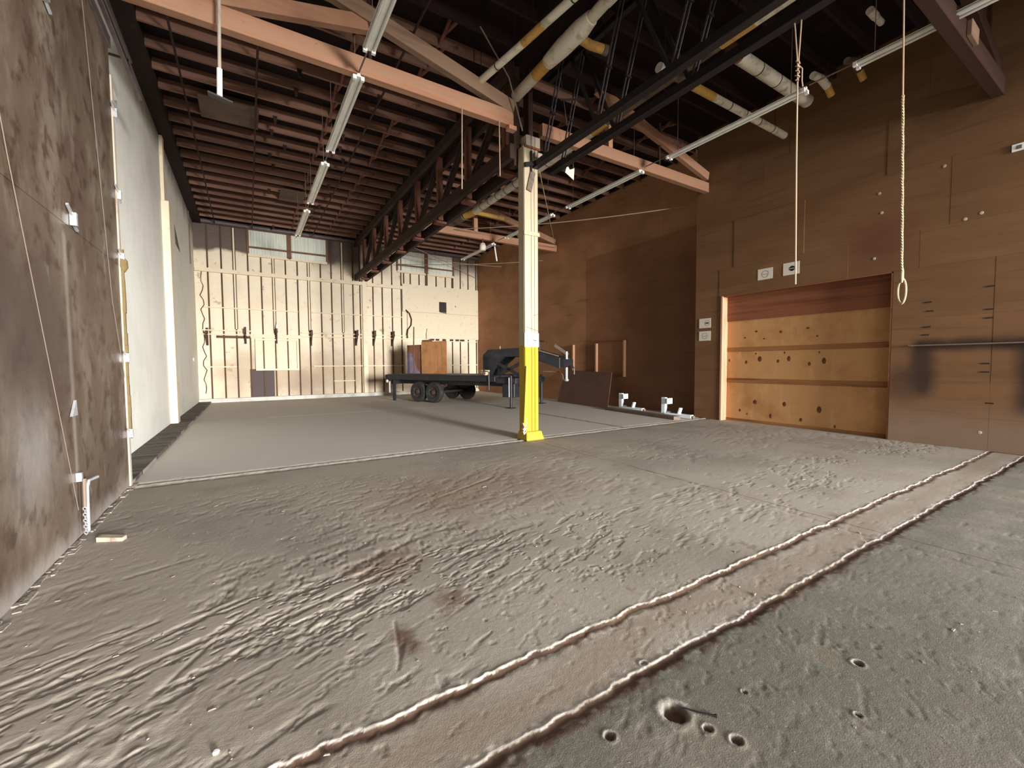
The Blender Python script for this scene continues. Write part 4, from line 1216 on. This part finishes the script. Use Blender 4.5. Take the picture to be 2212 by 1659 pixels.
# ------------------------------------------------------------------ things on the left partition
cordthing('pull_cord', 'thin cord hanging down the left partition near its edge', 'cord', [(XL + .03, 5.85, 5.6), (XL + .03, 6.24, 5.38), (XL + .03, 6.83, 2.37), (XL + .03, 7.25, 1.45)], .0032, 'string')
cordthing('pull_cord', 'pale cord slanting down the left partition to the chain hoist', 'cord', [(XL + .03, 3.5, 5.6), (XL + .03, 4.31, 3.04), (XL + .03, 5.3, .30)], .0032, 'string')
t = thing('chain_hoist', (XL + .05, 5.42, 0), 'galvanised chain and rod hanging at the foot of the left partition', 'chain')
MB().tube([(XL + .10, 5.60, .53), (XL + .06, 5.50, .52), (XL + .05, 5.48, .46), (XL + .05, 5.46, .05)], .014, 8).build('rod', M['galv'], t, smooth=True)
for i in range(9):
    z = .06 + i * .028
    a = (i % 2) * math.pi / 2
    lpts = [(XL + .05 + .012 * math.cos(a) * math.cos(q), 5.385 + .012 * (1 if a == 0 else .3) * math.sin(q) * 1.0, z + .02 * math.cos(q + 1.57)) for q in np.linspace(0, 2 * math.pi, 9)]
    MB().tube(lpts, .005, 5, cap=False).build('chain_link', M['galv'], t)
MB().tube([(XL + .05, 5.40, .30), (XL + .05, 5.41, .56)], .016, 7).build('hook_stem', M['wire'], t, smooth=True)
B(XL, XL + .04, 5.39, 5.43, .54, .62).build('wall_cleat', M['galv'], t)
o = MB().hexa([(-1.22, 5.22, 0), (-1.02, 5.12, 0), (-1.0, 5.19, 0), (-1.2, 5.30, 0), (-1.22, 5.22, .045), (-1.02, 5.12, .035), (-1.0, 5.19, .035), (-1.2, 5.30, .045)]).build('wood_offcut', M['post_w'], bevel=.004)
tag(o, 'small pale wood offcut on the floor under the chain hoist', 'wood block')


def clip(y, z, lab, s=1.0, tri=False):
    tt = thing('wall_clip', (XL, y, z), lab, 'clip')
    if tri:
        MB().prism([(XL + .004, y - .09 * s, z - .05 * s), (XL + .004, y + .05 * s, z - .05 * s), (XL + .004, y + .03 * s, z + .09 * s)], (.02, 0, 0)).build('plate', M['galv'], tt)
    else:
        MB().hexa([(XL + .002, y - .02 * s, z - .07 * s), (XL + .05, y - .02 * s, z - .07 * s), (XL + .05, y + .02 * s, z - .07 * s), (XL + .002, y + .02 * s, z - .07 * s),
                   (XL + .002, y - .02 * s, z + .05 * s), (XL + .05, y - .02 * s, z + .05 * s), (XL + .05, y + .02 * s, z + .05 * s), (XL + .002, y + .02 * s, z + .05 * s)]).build('plate', M['galv'], tt)
        MB().beam((XL + .02, y - .14 * s, z + .09 * s), (XL + .02, y, z + .02 * s), .02, .02).build('upper_tongue', M['galv'], tt)
        MB().beam((XL + .02, y, z - .05 * s), (XL + .02, y + .11 * s, z - .09 * s), .02, .02).build('lower_tongue', M['galv'], tt)


clip(5.62, 2.99, 'upper shiny metal clip in the middle of the left partition', 1.0)
clip(5.40, 1.20, 'lower triangular shiny clip on the left partition', 1.0, True)
for z, lab in ((4.85, 'topmost metal clip on the partition edge, under the door track'), (3.82, 'second metal clip down the partition edge'), (3.02, 'third clip on the partition edge, above the sealant'),
               (1.72, 'fourth clip on the partition edge, amid the sealant'), (.72, 'lowest clip on the partition edge, near the floor')):
    clip(7.44, z, lab, .9)
clip(5.2, 4.75, 'bent metal clip at the top of the left partition', 1.2)
t = thing('door_track', (XL + .06, 6, 5.72), 'steel sliding-door track along the top of the left partition', 'track')
MB().beam((XL + .07, -2, 5.80), (XL + .07, 8.9, 5.80), .05, .10).build('rail', M['track'], t, bevel=.006)
MB().beam((XL + .14, -2, 5.78), (XL + .14, 7.9, 5.78), .02, .03).build('lip', M['steel_bar'], t)
MB().beam((XL + .10, 7.9, 5.80), (XL - .25, 8.25, 6.0), .03, .03).build('hanger_arm', M['steel_bar'], t)
MB().beam((XL - .20, -2, 6.12), (XL - .20, 8.2, 6.12), .16, .16).build('header_rail', M['track'], t, bevel=.01)
o = MB().beam((XW + .03, 8.6, 6.35), (XW + .03, 9.9, 6.2), .05, .16).build('wall_bracket', M['lamp_white'])
tag(o, 'white bracket board on the left wall beyond the door track', 'bracket')

# ------------------------------------------------------------------ knee brackets on the far wall
for x, z, lab, tall in ((-1.43, 2.97, 'brown knee bracket at the left corner of the far wall', .05), (-.04, 3.06, 'brown knee bracket left of the boxed hatch', .12),
                        (1.17, 3.1, 'brown knee bracket with a pale bottle shape above the hatch', .1), (2.62, 3.02, 'brown knee bracket right of the boxed hatch', .16),
                        (4.69, 3.06, 'brown knee bracket just left of the pale pilaster', .2), (5.55, 3.06, 'brown knee bracket just right of the pale pilaster', .2),
                        (6.5, 3.06, 'brown knee bracket nearest the plywood boards', .2)):
    tt = thing('knee_bracket', (x, YF - .1, z - .5), lab, 'bracket')
    B(x - .04, x + .04, YF - .10, YF - .05, z - .5, z + .25).build('upright', M['bracket'], tt)
    B(x - .04, x + .04, YF - .50, YF - .05, z - .02, z + .06).build('arm', M['bracket'], tt)
    B(x - .035, x + .035, YF - .50, YF - .44, z + .06, z + .06 + tall).build('toe', M['bracket'], tt)
    MB().beam((x, YF - .44, z - .02), (x, YF - .10, z - .46), .05, .06).build('strut', M['bracket'], tt)
tt = thing('white_bottle', (1.2, YF - .3, 3.12), 'narrow white bottle standing on the bracket over the hatch', 'bottle')
MB().lathe((1.2, YF - .3, 3.165), (0, 0, 1), [(.05, 0), (.055, .18), (.05, .24), (.02, .32), (.02, .40)], 14).build('body', M['socket'], tt, smooth=True)
tt = thing('white_bottle', (8.42, YF - .2, 3.0), 'white bottle against the far wall above the tan plywood', 'bottle')
MB().lathe((8.42, YF - .2, 3.0), (0, 0, 1), [(.06, 0), (.07, .22), (.06, .32), (.022, .42), (.022, .55)], 14).build('body', M['cream_trim'], tt, smooth=True)
cordthing('cable_loop', 'dark cable curling on the far wall beside the plasterboard', 'cable', [(7.32, YF - .17, 3.0), (7.3, YF - .17, 3.2), (7.34, YF - .17, 3.45), (7.52, YF - .17, 3.7), (7.55, YF - .17, 4.0), (7.45, YF - .17, 4.3), (7.25, YF - .17, 4.5)], .03, 'girder')

# ------------------------------------------------------------------ gooseneck flatbed trailer
AN = math.radians(66)
TD = Vector((math.cos(AN), -math.sin(AN), 0))
TN = Vector((math.sin(AN), math.cos(AN), 0))
TP = Vector((5.26, 19.21, 0))
T = lambda s, u, z: TP + TD * s + TN * u + Vector((0, 0, z))


def tbox(s0, s1, u0, u1, z0, z1):
    return MB().hexa([T(s0, u0, z0), T(s1, u0, z0), T(s1, u1, z0), T(s0, u1, z0), T(s0, u0, z1), T(s1, u0, z1), T(s1, u1, z1), T(s0, u1, z1)])


t = thing('flatbed_trailer', tuple(T(3, 1.2, 0)), 'black gooseneck flatbed trailer parked before the far wall', 'trailer')
tbox(0, 6.1, .0, 2.4, 1.09, 1.15).build('deck', M['black_paint'], t)
for i in range(8):
    tbox(.02, 6.08, .10 + i * .275, .36 + i * .275, 1.15, 1.165).build('deck_plank', M['black_paint'], t)
tbox(0, 6.1, -.02, .08, .93, 1.13).build('side_rail', M['black_paint'], t, bevel=.01)
tbox(0, 6.1, 2.32, 2.42, .93, 1.13).build('side_rail', M['black_paint'], t, bevel=.01)
MB().prism([T(-.06, 0, 1.13), T(-.06, 0, 1.0), T(.22, 0, .72), T(.3, 0, .72), T(.3, 0, 1.13)], TN * 2.4).build('rear_beam', M['black_paint'], t, bevel=.01)
for u in (.55, 1.75):
    tbox(.1, 6.9, u, u + .12, .74, 1.08).build('frame_rail', M['black_paint'], t)
tbox(6.1, 7.0, .02, 2.2, .88, 1.08).build('front_frame', M['black_paint'], t, bevel=.01)
tbox(6.2, 6.75, .3, 2.0, .35, .88).build('front_box', M['black_paint'], t, bevel=.02)
for s in (1.95, 2.86):
    MB().tube([T(s, .05, .43), T(s, 2.35, .43)], .055, 10).build('axle', M['black_paint'], t)
    for u, sg in ((.16, -1), (2.24, 1)):
        w = MB().lathe(T(s, u, .43), TN * sg, [(.20, -.12), (.40, -.125), (.43, -.08), (.43, .08), (.40, .125), (.24, .12), (.21, .08)], 28).build('wheel', M['rubber'], t, smooth=True)
        MB().lathe(T(s, u, .43), TN * sg, [(.21, .06), (.20, .09), (.09, .05), (.08, .13), (.04, .14)], 18).build('hub', M['hub'], w, smooth=True)
        pts = [T(s - .5, u + sg * -.2, .72), T(s - .25, u + sg * -.2, .60), T(s, u + sg * -.2, .55), T(s + .25, u + sg * -.2, .60), T(s + .5, u + sg * -.2, .72)]
        for dz in (0, .03, .06):
            MB().tube([p + Vector((0, 0, dz)) for p in pts], .025, 5).build('leaf_spring', M['hub'], t)
for u in (.15, .45):
    MB().lathe(T(.02, u, .86), -TD, [(.075, -.02), (.075, .02), (.05, .03)], 16).build('tail_lamp', M['lens'], t, label='round white lamp')
    MB().lathe(T(.10, u, .86), -TN, [(.07, .1), (.07, .17), (.05, .18)], 16).build('side_lamp', M['lens'], t, label='round white lamp')
tbox(.4, .5, .05, .15, .0, .93).build('rear_stand', M['black_paint'], t)
tbox(.25, .32, -.04, -.02, .35, .85).build('number_plate', M['lens'], t, label='pale plate hanging at the rear')
for u in (-.06, 2.1):
    MB().tube([T(6.85, u, .02), T(6.85, u, 1.17)], .05, 12).build('landing_leg', M['black_paint'], t, smooth=True)
    tbox(6.72, 6.98, u - .13, u + .13, 0, .025).build('foot_plate', M['black_paint'], t)
MB().tube([T(6.78, -.09, .4), T(6.78, -.09, 1.1)], .015, 8).build('jack_tube', M['galv'], t, smooth=True)
MB().tube([T(5.85, -.05, .62), T(5.85, -.05, 1.3), T(5.6, -.05, 1.34), T(5.55, -.05, 1.2)], .03, 8).build('tie_hook', M['steel_bar'], t)
NK = [(4.9, 1.15), (4.9, 1.95), (5.15, 2.15), (6.9, 2.20), (8.35, 1.80), (8.35, 1.42), (6.95, 1.86), (5.95, 1.86), (5.6, 1.6), (5.3, 1.15)]
for u in (.8, 1.5):
    MB().prism([T(s, u, z) for s, z in NK], TN * .12).build('neck_beam', M['black_paint'], t, bevel=.01)
tbox(4.95, 5.2, .8, 1.62, 1.2, 1.9).build('neck_plate', M['black_paint'], t)
tbox(8.2, 8.5, .85, 1.58, 1.45, 1.75).build('coupler_head', M['black_paint'], t)
for (a, b) in (((5.55, 1.65), (6.95, 1.0)), ((6.95, 1.75), (5.6, 1.15))):
    MB().beam(T(a[0], .86, a[1]), T(b[0], .86, b[1]), .06, .12).build('neck_brace', M['black_paint'], t)
MB().tube([T(8.42, 1.2, .98), T(8.42, 1.2, 2.02)], .05, 14).build('coupler_tube', M['galv'], t, smooth=True)
MB().lathe(T(8.42, 1.2, .95), (0, 0, 1), [(.06, 0), (.085, .03), (.085, .07), (.06, .09)], 14).build('coupler_cup', M['galv'], t, smooth=True)
MB().beam(T(7.75, 1.56, 2.28), T(8.3, 1.56, 1.92), .06, .10).build('guard_bar', M['plank_grey'], t)
MB().beam(T(7.05, .8, 2.2), T(8.3, .8, 1.86), .05, .04).build('pale_strip', M['plank_grey'], t)
MB().tube([T(7.35, 1.1, 2.05), T(7.35, 1.1, 2.42)], .025, 8).build('crank_post', M['black_paint'], t)
MB().tube([T(7.15, 1.1, 2.42), T(7.55, 1.1, 2.42)], .02, 8).build('crank_handle', M['black_paint'], t)
MB().tube([T(7.3, 1.45, 1.3), T(8.0, 1.45, 1.28), T(8.15, 1.45, 1.15), T(8.15, 1.45, 1.0), T(8.3, 1.45, .98)], .018, 6).build('brake_line', M['plank_grey'], t)
MB().tube([T(8.55, 1.2, 1.5), T(8.65, 1.2, 1.5), T(8.72, 1.2, 1.42), T(8.72, 1.2, 1.2)], .03, 8).build('latch', M['steel_bar'], t)
ZD = 1.168
tt = thing('leaning_board', tuple(T(.55, 1.32, ZD)), 'reddish board with lavender paint standing on the trailer deck', 'board')
tbox(-.02, .9, 1.30, 1.33, ZD, 2.50).build('board', M['board_red'], tt)
MB().prism([T(-.02, 1.296, ZD), T(.85, 1.296, ZD), T(.6, 1.296, 1.45), T(.45, 1.296, 1.75), T(.3, 1.296, 2.1), T(-.02, 1.296, 2.2)], TN * -.004).build('lavender_paint', M['board_blue'], tt, label='worn lavender paint')
o = tbox(1.0, 2.55, 1.24, 1.265, ZD, 2.62).build('plywood_sheet', M['board_ply'])
tag(o, 'tan plywood sheet standing upright on the trailer deck', 'board')
o = tbox(.85, 1.5, 1.42, 1.45, ZD, 2.72).build('plywood_sheet', M['board_red'])
tag(o, 'small reddish sheet behind the tan plywood on the trailer', 'board')
tt = thing('wooden_bowl', tuple(T(5.45, .22, ZD)), 'pale round wooden bowl at the front edge of the trailer deck', 'bowl')
MB().lathe(T(5.45, .22, ZD), (0, 0, 1), [(.10, 0), (.15, .05), (.185, .13), (.195, .19), (.18, .19), (.17, .13), (.10, .04)], 22).build('bowl', M['bowl'], tt, smooth=True)
MB().lathe(T(5.45, .22, ZD + .11), (0, 0, 1), [(.183, 0), (.19, .01), (.189, .02), (.184, .03)], 22).build('hoop', M['cream_trim'], tt)
o = MB().tube([T(4.75, 2.2, ZD), T(4.75, 2.2, 2.35)], .025, 7).build('stake', M['cord'])
tag(o, 'thin pale stake standing on the far side of the trailer deck', 'stake')
o = MB().tube([T(.75, 1.0, ZD), T(.75, 1.0, 2.4), T(.78, 1.0, 3.3)], .03, 8).build('metal_rod', M['stud'])
tag(o, 'dark rod standing on the trailer left of the lavender board', 'rod')

# ------------------------------------------------------------------ along the rear right wall
for y, lab, z0 in ((13.72, 'leftmost of three short pine studs on the rear right wall', 1.30), (12.34, 'middle of three short pine studs on the rear right wall', 1.24), (10.88, 'rightmost and longest short pine stud on the rear right wall', 1.10)):
    o = B(XQ - .10, XQ - .005, y - .03, y + .05, z0, 2.36 if y > 11 else 2.42).build('wall_stud', M['fresh'], bevel=.004)
    tag(o, lab, 'stud')
o = B(XQ - .11, XQ - .005, 10.8, 12.5, 2.425, 2.45).build('wall_rail', M['redwood'])
tag(o, 'thin brown rail over the three pine studs', 'rail')
o = MB().hexa([(10.95, 14.05, 0), (10.66, 10.84, 0), (10.675, 10.84, 0), (10.965, 14.05, 0), (11.56, 14.30, 1.30), (11.20, 11.17, 1.26), (11.215, 11.17, 1.26), (11.575, 14.30, 1.30)]).build('hardboard_panel', M['hardboard'])
tag(o, 'brown hardboard panel leaning against the rear right wall', 'panel')
o = MB().beam((10.48, 10.62, .05), (10.17, 7.62, .05), .26, .10).build('timber_plank', M['plank_grey'], bevel=.008)
tag(o, 'long weathered plank on the floor before the two white brackets', 'plank')


def dolly(px, py, dx, lab):
    tt = thing('wheel_bracket', (px, py, 0), lab, 'bracket')
    ca = Vector((dx, -1, 0)).normalized()
    sd = Vector((-ca.y, ca.x, 0))
    P = Vector((px, py, 0))
    MB().beam(P + Vector((0, 0, .0)), P + Vector((0, 0, .56)), .11, .13, ca).build('post', M['white_steel'], tt, bevel=.006)
    MB().beam(P + ca * .04 + Vector((0, 0, .06)), P + ca * .92 + Vector((0, 0, .06)), .14, .10).build('arm', M['white_steel'], tt, bevel=.006)
    MB().beam(P + ca * .10 + Vector((0, 0, .46)), P + ca * .16 + Vector((0, 0, .46)), .06, .06).build('pad_stem', M['galv'], tt)
    MB().beam(P + ca * .16 + Vector((0, 0, .46)), P + ca * .20 + Vector((0, 0, .46)), .24, .17).build('pad', M['white_steel'], tt, bevel=.006)
    MB().beam(P + ca * .50 + Vector((0, 0, .11)), P + ca * .56 + Vector((0, 0, .28)), .12, .05, ca).build('tilted_plate', M['white_steel'], tt, bevel=.005)
    MB().beam(P + ca * .10 + Vector((0, 0, .12)), P + ca * .22 + Vector((0, 0, .14)), .04, .05).build('gusset', M['galv'], tt)
    MB().beam(P + ca * .90 + Vector((0, 0, .05)), P + ca * .98 + Vector((0, 0, .05)), .10, .07).build('end_plug', M['plank_grey'], tt)


dolly(10.93, 10.45, .06, 'white steel bracket with a square pad, nearer the leaning panel')
dolly(10.62, 8.42, .05, 'white steel bracket with a square pad, nearer the wall corner')

# debris in the foreground
o = MB().tube([(1.66, 1.20, .004), (1.70, 1.14, .006), (1.735, 1.10, .006), (1.75, 1.085, .006)], [.003, .004, .004, .008], 7).build('bolt', M['steel_black'], smooth=True)
tag(o, 'dark bolt lying beside the round pit in the foreground floor', 'bolt')
o = MB().lathe((.62, 2.10, .0), (0, 0, 1), [(.012, 0), (.014, .006), (.008, .012)], 8).build('white_pebble', M['socket'])
o.location.x, o.location.y = -.16, 2.08
tag(o, 'tiny white pebble on the flaked floor at lower left', 'pebble')
